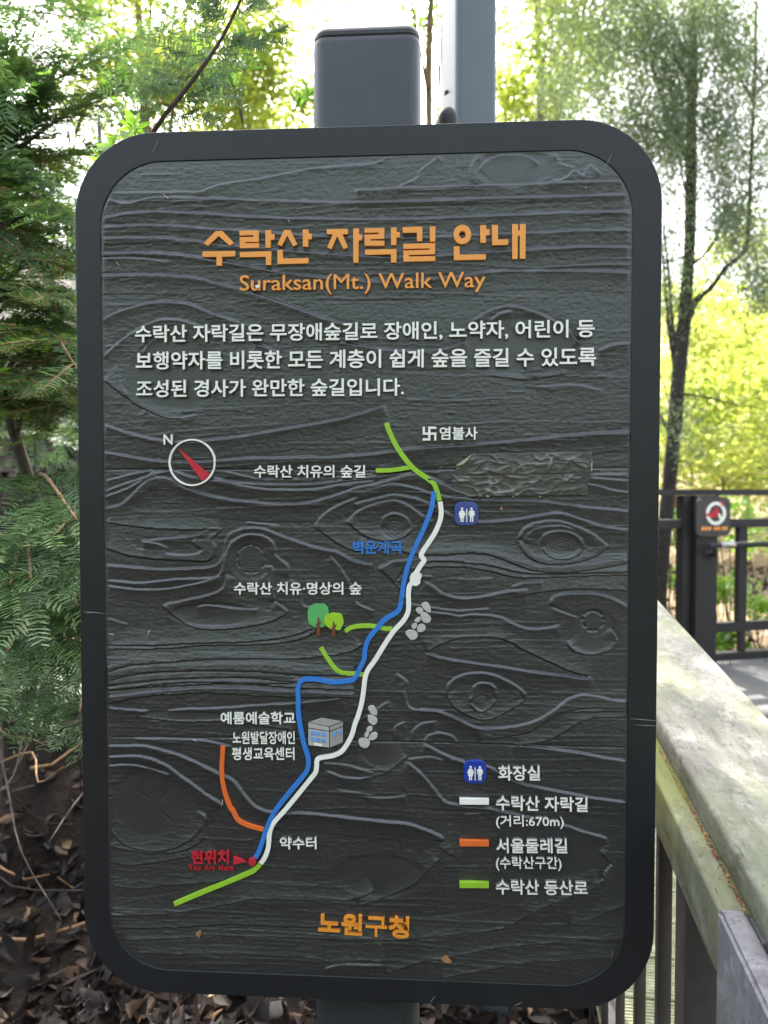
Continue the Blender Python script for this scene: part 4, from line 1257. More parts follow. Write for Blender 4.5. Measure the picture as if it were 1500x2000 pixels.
# post standing before the ledger
def post(lat0, lat1, s0, s1, mat, top=H_BOT - .002):
    a = [ramp_pt(l, 0, s) for l, s in ((lat0, s0), (lat1, s0), (lat1, s1), (lat0, s1))]
    vs = []
    zb = 0.0
    for p in a: vs.append((p.x, p.y, deck_z(p.x, p.y) - .22))
    for p, s in zip(a, (s0, s0, s1, s1)): vs.append((p.x, p.y, 1.6 + top + RD.z * s))
    me = mesh_of('rail_post', vs, [(3, 2, 1, 0), (4, 5, 6, 7), (0, 1, 5, 4), (1, 2, 6, 5), (2, 3, 7, 6), (3, 0, 4, 7)])
    bm = bmesh.new(); bm.from_mesh(me); bmesh.ops.bevel(bm, geom=bm.edges[:], offset=.004, segments=2, affect='EDGES'); bm.to_mesh(me); bm.free()
    # local axes for the grain: swap so that y runs up
    o = link('rail_post', me, rail, mat)
    return o
def grain_up(o):
    """turn the mesh data so that its local y runs up (the wood grain follows local y), keep it in place"""
    R = Matrix.Rotation(math.radians(-90), 4, 'X')
    o.data.transform(R)
    o.matrix_parent_inverse = o.matrix_parent_inverse @ R.inverted()
lp = LL + .004
grain_up(post(LL, L2 - .001, sp - .125, sp + .02, M['post_wood'], LED_TOP))
grain_up(post(L2 + .001, L2 + .12, sq_ - .125, sq_, M['post_wood']))
grain_up(post(lp + .03, lp + .14, 2.1, 2.22, M['post_wood'], LED_BOT - .002))
grain_up(post(lp + .03, lp + .14, 3.36, 3.48, M['post_wood'], LED_BOT - .002))
# balusters: px of the near face, width in metres, distance
def baluster(px0, px1, py, t=None):
    if t is None: t = (LL + .016) / ((px0 - 750) / F_PX - .133)
    a = at(px0, py, t); b = at(px1, py, t)
    w = (b - a).length
    s = (a.y - CAM.y)
    ztop = 1.6 + LED_BOT + RD.z * s - .002
    me = box_mesh('baluster', (0, 0, 0), (w, w * .8, ztop - deck_z(a.x, a.y) + .12), .0025)
    o = link('baluster', me, None, M['baluster']); o.parent = rail
    mw = parent_world(rail).inverted() @ Matrix.Translation((a.x, a.y, deck_z(a.x, a.y) - .12))
    o.location = mw.to_translation()
for args in ((1336, 1402, 1900), (1285, 1312, 1900), (1241, 1262, 1960), (1205, 1221, 1960), (1176, 1189, 1960)):
    baluster(*args)
for k in range(7):
    baluster(1152 - 19 * k, 1162 - 18 * k, 1960)
# bottom rail between the balusters
ramp_box('bottom_rail', LL + .03, LL + .075, DECK_H + .05, DECK_H + .09, sp + .01, 3.4, M['baluster'], rail, .003)
# crumbs of bark gathered in the joint
def crumbs():
    r = random.Random(5); V, Fc, R_ = [], [], []
    for i in range(520):
        s = sp + .015 + abs(r.gauss(0, .16)) + (r.uniform(0, .5) if r.random() < .2 else 0); lat = L2 - abs(r.gauss(0, .0022)) - .001
        if r.random() < .06: lat = r.uniform(LL + .004, L2)
        p = ramp_pt(lat, LED_TOP + .001, s); k = len(V); z = r.uniform(.0007, .0022)
        for q in range(4): V.append((p.x + r.uniform(-z, z), p.y + r.uniform(-z, z) * 1.6, p.z + (z * r.uniform(.2, 1.5) if q else 0)))
        Fc += [(k, k + 1, k + 2), (k, k + 2, k + 3), (k, k + 1, k + 3), (k + 1, k + 2, k + 3)]
        R_ += [r.random()] * 4
    o = link('bark_crumbs', mesh_np('bark_crumbs', V, np.array(Fc), R_), None, M['dead_orange'])
    tag(o, 'fine reddish brown bark crumbs lying along the handrail joint', 'debris', kind='stuff')
crumbs()

# ------------------------------------------------------------------ metal fence across the path
FT = 4.5
FA = at(1366, 958, FT); FDIR = Vector((math.cos(math.radians(17)), math.sin(math.radians(17)), 0)); FN = Vector((-FDIR.y, FDIR.x, 0))
fence = empty('metal_fence', (FA.x, FA.y, .45), 'dark painted metal fence with flat rails closing the path', 'fence')
def fpx(px):
    """distance along the fence line of the point seen in this pixel column"""
    d = ray(px, 1000)
    A = np.array([[d.x, -FDIR.x], [d.y, -FDIR.y]]); b = np.array([FA.x - CAM.x, FA.y - CAM.y])
    return float(np.linalg.solve(A, b)[1])
def fz(py): return on_t(py)
def on_t(py): return (at(1366, py, FT)).z
def fbox(name, u0, u1, z0, z1, d0, d1, mat, bevel=.003, parent=fence):
    vs = []
    for z in (z0, z1):
        for u, d in ((u0, d0), (u1, d0), (u1, d1), (u0, d1)):
            p = FA + FDIR * u + FN * d; vs.append((p.x, p.y, z))
    me = mesh_of(name, vs, [(3, 2, 1, 0), (4, 5, 6, 7), (0, 1, 5, 4), (1, 2, 6, 5), (2, 3, 7, 6), (3, 0, 4, 7)])
    if bevel:
        bm = bmesh.new(); bm.from_mesh(me); bmesh.ops.bevel(bm, geom=bm.edges[:], offset=bevel, segments=2, affect='EDGES'); bm.to_mesh(me); bm.free()
    return link(name, me, parent, mat)
U0, U1 = -2.6, 3.4
fbox('fence_post', fpx(1346), fpx(1388), .3, fz(968), -.07, .07, M['fence'])
fbox('fence_post', fpx(1328), fpx(1344.5), .3, fz(968), -.03, .04, M['fence'])
fbox('fence_post', fpx(1346) - 2.1, fpx(1388) - 2.1, .3, fz(968), -.07, .07, M['fence'])
fbox('fence_post', fpx(1346) + 2.3, fpx(1388) + 2.3, .3, fz(968), -.07, .07, M['fence'])
fbox('top_rail', U0, U1, fz(967.5), fz(956), -.035, .035, M['fence'])
for a, b in ((fpx(1388) + .001, fpx(1346) + 2.299), (fpx(1388) - 2.099, fpx(1328) - .001)):
    fbox('fence_rail', a, b, fz(1031), fz(1014), -.025, .025, M['fence'])
    fbox('fence_rail', a, b, fz(1238), fz(1219), -.025, .025, M['fence'])
    fbox('fence_rail', a, b, fz(1296), fz(1279), -.03, .03, M['fence'])
ub = fpx(1440); wb = fpx(1457) - ub
us = [ub + .345 * k for k in range(6)] + [fpx(1328) - .30 * k - .33 for k in range(6)]
for u in us:
    fbox('fence_baluster', u, u + wb, fz(1219) + .001, fz(1031) - .001, -.02, .02, M['fence'], .002)
    fbox('fence_baluster', u + .02, u + wb, fz(1279) + .001, fz(1238) - .001, -.015, .015, M['fence'], .002)
# tubular handrail with its bracket and galvanised joint
def ftube(name, u0, u1, z, r, d, mat):
    link(name, tube(name, [FA + FDIR * u + FN * d + Vector((0, 0, z - FA.z)) for u in (u0, u1)], [r, r], 14), fence, mat)
zt = fz(1062) ; rt = .018
ftube('grab_rail', fpx(1401), U1, zt, rt, -.14, M['fence'])
ftube('rail_joint', fpx(1378), fpx(1404), zt, rt * 1.12, -.14, M['galv'])
ftube('rail_end', fpx(1357), fpx(1379), zt - .002, rt * .95, -.14, M['rubber'])
link('rail_bracket', tube('rail_bracket', [FA + FDIR * fpx(1370) + FN * -.07 + Vector((0, 0, fz(1082) - FA.z)), FA + FDIR * fpx(1371) + FN * -.13 + Vector((0, 0, fz(1080) - FA.z)), FA + FDIR * fpx(1371) + FN * -.14 + Vector((0, 0, zt - FA.z))], [.016, .013, .011], 10), fence, M['fence'])
link('bracket_flange', tube('bracket_flange', [FA + FDIR * fpx(1370) + FN * -.0712 + Vector((0, 0, fz(1082) - FA.z)), FA + FDIR * fpx(1370) + FN * -.078 + Vector((0, 0, fz(1082) - FA.z))], [.028, .028], 16), fence, M['fence'])

# small warning plate hung on the fence post
wsign = empty('warning_sign', tuple(FA + FN * -.08 + Vector((0, 0, 0))), 'small dark square warning sign with white ring and red animal on the fence post', 'sign')
def fplate(name, pts, d0, d1, mat, parent, label=None, holes=()):
    """outline in photo pixels, on the fence plane"""
    loops = []
    for lp in (pts,) + tuple(holes): loops.append([(fpx(a), fz(b)) for a, b in lp])
    cu = bpy.data.curves.new(name, 'CURVE'); cu.dimensions = '2D'; cu.fill_mode = 'BOTH'; cu.extrude = (d1 - d0) / 2
    for lp in loops:
        s = cu.splines.new('POLY'); s.points.add(len(lp) - 1)
        for q, (x, z) in zip(s.points, lp): q.co = (x, z, 0, 1)
        s.use_cyclic_u = True
    to = bpy.data.objects.new('tmp', cu); COL.objects.link(to)
    me = bpy.data.meshes.new_from_object(to.evaluated_get(bpy.context.evaluated_depsgraph_get())); bpy.data.objects.remove(to)
    me.name = name; me.materials.clear()
    d = (d0 + d1) / 2
    me.transform(Matrix(((FDIR.x, 0, -FN.x, FA.x + FN.x * d), (FDIR.y, 0, -FN.y, FA.y + FN.y * d), (0, 1, 0, 0), (0, 0, 0, 1))))
    o = link(name, me, parent, mat)
    if label: o['label'] = label
    return o
sq = [(1374.5 + a, 1009 + b) for a, b in rrect(-32.5, 32.5, -37, 37, 11, 6)]
fplate('sign_plate', sq, -.0915, -.0735, simple_mat('sign_plate_dark', (0.055, 0.05, 0.05), .5, .2, 40), wsign)
def o_(pts): return [(1320 + a / 12.5, 950 + b / 12.5) for a, b in pts]
fplate('white_ring', o_(circ(735, 650, 240, 280, 36)), -.094, -.092, M['white'], wsign, holes=[o_(circ(735, 650, 165, 200, 36))[::-1]])
fplate('white_slash', o_([(780, 640), (830, 660), (890, 800), (850, 850), (790, 720)]), -.0955, -.0945, M['white'], wsign)
fplate('red_animal', o_([(450, 680), (560, 630), (620, 640), (680, 560), (700, 515), (760, 520), (790, 600), (760, 700), (700, 750), (620, 740), (560, 720), (500, 700)]), -.097, -.096, M['red'], wsign, 'red animal figure crossed by the ring')
fplate('red_mark', o_([(850, 370), (880, 330), (905, 420), (900, 490), (860, 450)]), -.0965, -.0955, M['red'], wsign)
for (a, b, c) in ((390, 640, 0), (690, 850, 1), (880, 1030, 2)):
    n = 3 if c == 0 else 2
    for k in range(n):
        x0 = a + (b - a) * k / n; x1 = a + (b - a) * (k + .8) / n
        fplate('orange_mark', o_([(x0, 975), (x1, 965), (x1, 1050), (x0, 1060)]), -.0935, -.0925, M['orange_title'], wsign)
# ------------------------------------------------------------------ foliage helpers
def leaf_cloud(centers, size, wratio, rnd=None, droop=None, seed=0, spread_up=0.6):
    """many small pointed leaves (one bent quad each)"""
    g = np.random.default_rng(seed)
    c = np.asarray(centers, float); n = len(c)
    d = g.normal(size=(n, 3)); d[:, 2] *= .55
    if droop is not None: d = d * (1 - abs(droop)) + np.array([0, 0, -1.0]) * droop * 1.6
    d /= np.linalg.norm(d, axis=1, keepdims=True)
    nr = g.normal(size=(n, 3)) * (1 - spread_up); nr[:, 2] += spread_up * 1.3
    s = np.cross(d, nr); s /= np.linalg.norm(s, axis=1, keepdims=True) + 1e-9
    up = np.cross(s, d)
    L = size * g.uniform(.65, 1.3, (n, 1)); W = L * wratio * .5
    V = np.stack([c, c + d * L * .45 + s * W + up * L * .06, c + d * L + up * -L * .08, c + d * L * .45 - s * W + up * L * .06], 1).reshape(-1, 3)
    Fc = np.arange(n * 4).reshape(-1, 4)
    r = np.repeat(g.random(n) if rnd is None else rnd, 4)
    return V, Fc, r

def clumped(center, radii, n_clump, n, spread, seed, shell=.5, clump_flat=.7):
    g = np.random.default_rng(seed)
    u = g.normal(size=(n_clump, 3)); u /= np.linalg.norm(u, axis=1, keepdims=True)
    rr = shell + (1 - shell) * g.random((n_clump, 1)) ** .7
    cc = np.array(center) + u * rr * np.array(radii)
    k = g.integers(0, n_clump, n)
    sz = g.uniform(.5, 1.4, n_clump)
    off = g.normal(size=(n, 3)) * spread * sz[k][:, None]; off[:, 2] *= clump_flat
    tone = np.clip(g.random(n_clump)[k] * .6 + g.random(n) * .4, 0, 1)
    return cc[k] + off, tone

def trunk_mesh(name, pts, r0, r1, seed, n=10):
    r = random.Random(seed)
    P = catmull([tuple(p) for p in pts], 5)
    m = len(P) - 1
    return tube(name, P, [r0 + (r1 - r0) * (i / m) ** .8 for i in range(m + 1)], n, .12, r), P

def broadleaf_tree(name, label, base, top, r0, crowns, nleaf, size, mat, bark, seed, group, cat='tree', limbs=7, wr=.62, spread=.32, nc=60):
    r = random.Random(seed)
    base = Vector(base); top = Vector(top)
    root = empty(name, tuple(base), label, cat, group)
    mids = [base + Vector((0, 0, -.1)), base.lerp(top, .3) + Vector((r.uniform(-.1, .1), r.uniform(-.1, .1), 0)), base.lerp(top, .65) + Vector((r.uniform(-.15, .15), 0, 0)), top]
    me, P = trunk_mesh('trunk', mids, r0, r0 * .25, seed)
    link('trunk', me, root, bark)
    for k in range(limbs):
        s = Vector(P[int(len(P) * r.uniform(.35, .9))]); c, rad = r.choice(crowns)
        e = Vector(c) + Vector([r.uniform(-.7, .7) * q for q in rad])
        m_ = s.lerp(e, .5) + Vector((r.uniform(-.15, .15), r.uniform(-.15, .15), .12 * (e - s).length))
        lm, _ = trunk_mesh('limb', [s, m_, e], r0 * .32, r0 * .06, seed + k, 6)
        link('limb', lm, root, bark)
    Vs, Fs, Rs, off = [], [], [], 0
    tot = sum(a[1][0] * a[1][1] * a[1][2] for a in crowns)
    for i, (c, rad) in enumerate(crowns):
        f = rad[0] * rad[1] * rad[2] / tot
        cc, tone = clumped(c, rad, max(8, int(nc * f)), int(nleaf * f), spread, seed * 7 + i)
        V, Fc, R = leaf_cloud(cc, size, wr, tone, seed=seed + i)
        Vs.append(V); Fs.append(Fc + off); Rs.append(R); off += len(V)
    o = link('foliage', mesh_np('foliage', np.concatenate(Vs), np.concatenate(Fs), np.concatenate(Rs)), root, mat)
    tag(o, kind='stuff')
    return root

G_BACK = 'sunlit broadleaf trees behind the sign'
def P3(px, py, t): return tuple(at(px, py, t))
def gb(px, t):
    p = at(px, 1000, t); return (p.x, p.y, float(gz(p.x, p.y)))

# trees seen over the top of the sign, left to right
broadleaf_tree('maple_tree', 'sunlit yellow green tree with a slanting brown trunk at the top left', gb(330, 9), P3(262, -150, 9), .13,
    [(P3(300, 60, 9), (1.7, 1.5, 1.3)), (P3(520, 130, 9.5), (1.2, 1.2, 1.0)), (P3(380, -200, 9), (2.2, 1.8, 1.2)), (P3(300, 230, 10), (1.2, 1.0, .9))], 24000, .085, M['leaf_yellow'], M['bark_brown'], 3, G_BACK, spread=.26, nc=80)
broadleaf_tree('maple_tree', 'yellow green leaves low behind the top edge of the sign left of the post', gb(470, 11), P3(480, 60, 11), .12,
    [(P3(430, 200, 11), (1.5, 1.2, .9)), (P3(560, 210, 11), (1.0, 1.2, .9))], 8500, .09, M['leaf_yellow'], M['bark_brown'], 5, G_BACK, spread=.25, nc=50)
broadleaf_tree('ivy_tree', 'brown trunk wrapped in green ivy leaves between the sign post and the steel pole', gb(858, 7), P3(858, -220, 7), .06,
    [(P3(842, 120, 6.95), (.10, .12, 1.6)), (P3(800, -20, 7.2), (.7, .6, .35)), (P3(846, -240, 7), (1.2, 1., .5)), ((-.3, 4.5, 6.9), (1.7, 1.3, .7))], 16000, .06, M['leaf_fresh'], M['bark_brown'], 8, G_BACK, spread=.16, nc=160)
broadleaf_tree('maple_tree', 'sunlit yellow green tree just right of the steel pole', gb(1060, 9), P3(1045, -100, 9), .10,
    [(P3(1040, 40, 9), (.75, 1.1, 1.3)), (P3(1090, 180, 9.5), (.9, 1.0, .7)), (P3(1150, 0, 10), (1.0, 1.0, 1.1))], 11000, .08, M['leaf_yellow'], M['bark_brown'], 12, G_BACK, spread=.24, nc=70)
# sunlit understory right of the sign, seen through the dark trunk and over the fence
G_UND = 'sunlit bushes beyond the fence'
for i, (px, py, t, rad, n, m, lb) in enumerate((
    (1330, 720, 9.5, (1.3, 1.2, 1.2), 9000, 'leaf_yellow', 'bright yellow green bush directly behind the dark trunk'),
    (1470, 800, 10.5, (1.5, 1.3, 1.2), 10000, 'leaf_yellow', 'bright yellow green bush reaching the right edge of the photo'),
    (1420, 600, 13, (2.0, 1.5, 1.5), 9500, 'leaf_yellow', 'taller pale green tree behind the sunlit bushes'),
    (1400, 900, 8.2, (.9, .8, .35), 1800, 'leaf_yellow', 'low green bush just above the fence rail'),
    (1490, 870, 15, (2.6, 1.8, 1.4), 7000, 'leaf_green', 'dark olive bush on the far slope'))):
    c = P3(px, py, t)
    broadleaf_tree('bush', lb, (c[0], c[1], float(gz(c[0], c[1]))), c, .05, [(c, rad), ((c[0] + rad[0] * .5, c[1], c[2] - rad[2] * .5), (rad[0] * .8, rad[1] * .8, rad[2] * .6))], n, .085, M[m], M['bark_brown'], 31 + i, G_UND, 'bush', 5, spread=.22, nc=60)
# low plants seen through the fence
G_LOW = 'low green plants seen through the fence bars'
for i, (px, py, t, r_, lb) in enumerate((
    (1425, 1005, 5.6, .22, 'fresh green plant right beside the small warning sign'),
    (1310, 1035, 5.6, .20, 'small leafy plant between the dark trunk and the fence post'),
    (1480, 1040, 6.0, .22, 'green plant with yellowing leaves under the middle fence rail'),
    (1412, 1150, 5.2, .14, 'sparse green seedling beside the first fence baluster'),
    (1480, 1180, 5.1, .17, 'leafy green plant right of the first fence baluster'),
    (1425, 1255, 4.95, .11, 'little green plant behind the lowest fence rails'),
    (1330, 1130, 6.2, .16, 'pale sunlit weed left of the fence post'))):
    c = at(px, py, t); zg = float(gz(c.x, c.y))
    root = empty('low_plant', (c.x, c.y, zg), lb, 'plant', G_LOW)
    rr = random.Random(60 + i)
    for k in range(5):
        e = c + Vector((rr.uniform(-r_, r_), rr.uniform(-r_, r_), rr.uniform(-r_, r_) * .6)); e.z = max(e.z, zg + .08)
        link('stem', tube('stem', [(c.x + rr.uniform(-.03, .03), c.y, zg - .02), (c.x + (e.x - c.x) * .4, c.y + (e.y - c.y) * .4, zg + (e.z - zg) * .6), tuple(e)], [.005, .004, .002], 5), root, M['twig_grey'])
    cc, tone = clumped(tuple(c), (r_, r_, r_ * .8), 10, 260, r_ * .3, 90 + i, .2)
    V, Fc, R = leaf_cloud(cc, .055, .6, tone, seed=i)
    tag(link('foliage', mesh_np('foliage', V, Fc, R), root, M['leaf_fresh']), kind='stuff')

# ------------------------------------------------------------------ the dark drooping conifer beyond the fence
def conifer():
    t = 5.5
    b = at(1283, 1180, t); b.z = float(gz(b.x, b.y)) - .05
    root = empty('conifer_tree', tuple(b), 'tall dark trunked conifer with drooping grey green sprays beyond the fence', 'tree')
    pts = [b, at(1294, 1080, t), at(1312, 900, t), at(1323, 760, t), at(1338, 600, t), at(1348, 450, t), at(1350, 250, t), at(1353, 60, t), at(1350, -200, t), at(1345, -500, t)]
    P = catmull([tuple(p) for p in pts], 4)
    W = np.interp(np.arange(len(P)) / (len(P) - 1), [0, .1, .22, .4, .5, .7, 1], [.056, .054, .054, .053, .044, .038, .012])
    link('trunk', tube('trunk', P, list(W), 14, .10, random.Random(4)), root, M['bark_dark'])
    br = [
     ('1325,700 1338,650 1360,590 1390,560 1420,520 1455,490 1462,450 1466,330 1474,150 1478,-40', .024, .010),
     ('1320,690 1312,620 1308,560 1303,500 1296,440', .018, .008),
     ('1318,720 1306,640 1300,560 1290,470 1270,380', .016, .006),
     ('1343,600 1360,580 1380,550 1390,530', .009, .004),
     ('1350,520 1390,480 1430,400 1500,360 1540,340', .012, .005),
     ('1316,775 1340,770 1390,778 1440,790', .010, .004),
     ('1310,860 1295,820 1270,780', .012, .006),
     ('1350,340 1320,260 1280,150 1262,40 1250,-60', .014, .006),
     ('1351,200 1380,120 1420,60 1480,20', .012, .005),
     ('1350,420 1330,330 1320,240 1300,120', .010, .004),
     ('1352,120 1300,40 1240,10 1170,0', .012, .004),
     ('1350,300 1270,250 1180,240 1110,230', .010, .003),
     ('1352,60 1390,-20 1440,-80', .012, .005),
     ('1462,300 1500,240 1540,220', .009, .004),
     ('1470,200 1430,120 1400,40', .009, .004),
     ('1312,905 1330,900 1345,905 1352,930 1345,948 1334,940', .006, .003),
     ('1350,160 1280,60 1200,-60', .012, .005),
    ]
    rr = random.Random(9)
    cl = []
    for i, (s, r0, r1) in enumerate(br):
        q = pp(s); dz = rr.uniform(-.25, .35)
        pts = [at(a, b_, t + dz * k / len(q)) for k, (a, b_) in enumerate(q)]
        P = catmull([tuple(p) for p in pts], 4); m = len(P) - 1
        link('branch', tube('branch', P, [r0 + (r1 - r0) * k / m for k in range(m + 1)], 7, .1, rr), root, M['bark_dark'])
        if i not in (0, 3, 5, 15):
            for k in range(int(m * .45), m + 1, 2): cl.append(Vector(P[k]))
    # spray centres: around the branches, and across the crown
    g = np.random.default_rng(5)
    cen = []
    for c in cl:
        for k in range(3): cen.append(tuple(c + Vector((rr.gauss(0, .16), rr.gauss(0, .25), rr.gauss(-.05, .16)))))
    spots = [(1180, 60, 130, 90), (1240, 140, 110, 110), (1130, 200, 90, 50), (1300, 90, 70, 120), (1410, 90, 90, 90), (1400, 260, 80, 110), (1460, 330, 60, 100), (1290, 300, 60, 90),
             (1440, 450, 60, 70), (1240, 260, 60, 60), (1480, 180, 60, 110), (1200, 10, 120, 60), (1380, 10, 120, 60), (1490, 560, 30, 40), (1330, 200, 40, 80)]
    for (px, py, sx, sy) in spots:
        for k in range(20):
            cen.append(tuple(at(px + rr.gauss(0, sx * .6), py + rr.gauss(0, sy * .6), t + rr.uniform(-.7, .9))))
    for k in range(70):      # crown above the frame, which shades the path
        cen.append(tuple(at(rr.uniform(1050, 1600), rr.uniform(-700, -40), t + rr.uniform(-1.2, 1.2))))
    cen = np.array(cen); n = 88000
    kk = g.integers(0, len(cen), n); sz = g.uniform(.6, 1.3, len(cen))
    off = g.normal(size=(n, 3)) * np.array([.07, .07, .14]) * sz[kk][:, None]
    tone = np.clip(g.random(len(cen))[kk] * .6 + g.random(n) * .4, 0, 1)
    V, Fc, R = leaf_cloud(cen[kk] + off, .042, .20, tone, droop=.45, seed=3, spread_up=.2)
    tag(link('foliage', mesh_np('foliage', V, Fc, R), root, M['leaf_conifer']), kind='stuff')
conifer()

# ------------------------------------------------------------------ yew needles
def sprig_geo(L, seed, side=2, nl=.028, nw=.0032, gap=.0056, sub=.5):
    """flat comb of needles on a twig along +Y (world units), with side twigs"""
    r = random.Random(seed); V, Fc, R = [], [], []
    TW = []
    def comb(o, d, up, L, first=.012):
        s = d.cross(up).normalized(); y = first; tone = r.uniform(0, .35)
        bend = r.uniform(-.12, .12)
        while y < L:
            t = y / L
            p = o + d * y + s * bend * y * t - Vector((0, 0, 1)) * .10 * y * t
            ll = nl * (1.0 - .45 * t ** 3) * r.uniform(.8, 1.12) * (.55 + .45 * min(1, y / .03))
            for sg in (-1, 1):
                if r.random() < .07: continue
                ll = ll * r.uniform(.86, 1.1)
                a = (d * r.uniform(.30, .80) + s * sg + up * r.uniform(-.12, .38)).normalized()
                wv = a.cross(up).normalized() * nw * .5
                k = len(V); q = p + d * r.uniform(-.001, .001)
                V.extend([q - wv * .5, q + wv * .5, q + a * ll * .6 + wv + up * ll * .03, q + a * ll - up * ll * .07, q + a * ll * .6 - wv + up * ll * .03])
                Fc.append((k, k + 1, k + 2, k + 3, k + 4)); R.extend([min(1, tone + r.uniform(0, .25) + .35 * t)] * 5)
            y += gap * r.uniform(.85, 1.2)
        TW.append((o, d, s, bend, L))
    comb(Vector((0, 0, 0)), Vector((0, 1, 0)), Vector((0, 0, 1)), L)
    for k in range(side):
        y = L * (.25 + .38 * k / max(1, side - 1) if side > 1 else .35); sg = 1 if (k + seed) % 2 else -1
        d = Vector((sg * r.uniform(.7, .95), 1, r.uniform(-.1, .12))).normalized()
        comb(Vector((0, y, 0)), d, Vector((0, 0, 1)), L * sub * r.uniform(.8, 1.2))
    tw = []
    for (o, d, s, bend, L_) in TW:
        tw.append([o + d * L_ * q + s * bend * L_ * q * q - Vector((0, 0, 1)) * .1 * L_ * q * q for q in (0, .35, .7, 1.0)])
    return V, Fc, R, tw

def sprig_mesh(seed, mat, **kw):
    V, Fc, R, tw = sprig_geo(kw.pop('L', .13), seed, **kw)
    k0 = len(V); F2 = [list(f) for f in Fc]; n1 = len(Fc)
    for w in tw:
        v, f = tube_data(w, [.0017, .0014, .0010, .0005], 4)
        b = len(V); V += v; R += [0.2] * len(v); F2 += [[a + b for a in q] for q in f]
    me = bpy.data.meshes.new('sprig'); me.from_pydata([tuple(v) for v in V], [], F2)
    at_ = me.attributes.new('rnd', 'FLOAT', 'POINT'); at_.data.foreach_set('value', np.array(R, np.float32))
    me.materials.append(mat); me.materials.append(M['twig_tan'])
    me.polygons.foreach_set('material_index', np.array([0] * n1 + [1] * (len(F2) - n1), np.int32)); me.update()
    return me

def orient(loc, d, up, scale=1.0):
    d = Vector(d).normalized(); up = Vector(up); x = d.cross(up).normalized(); z = x.cross(d).normalized()
    return Matrix.Translation(loc) @ Matrix((x, d, z)).transposed().to_4x4() @ Matrix.Scale(scale, 4)

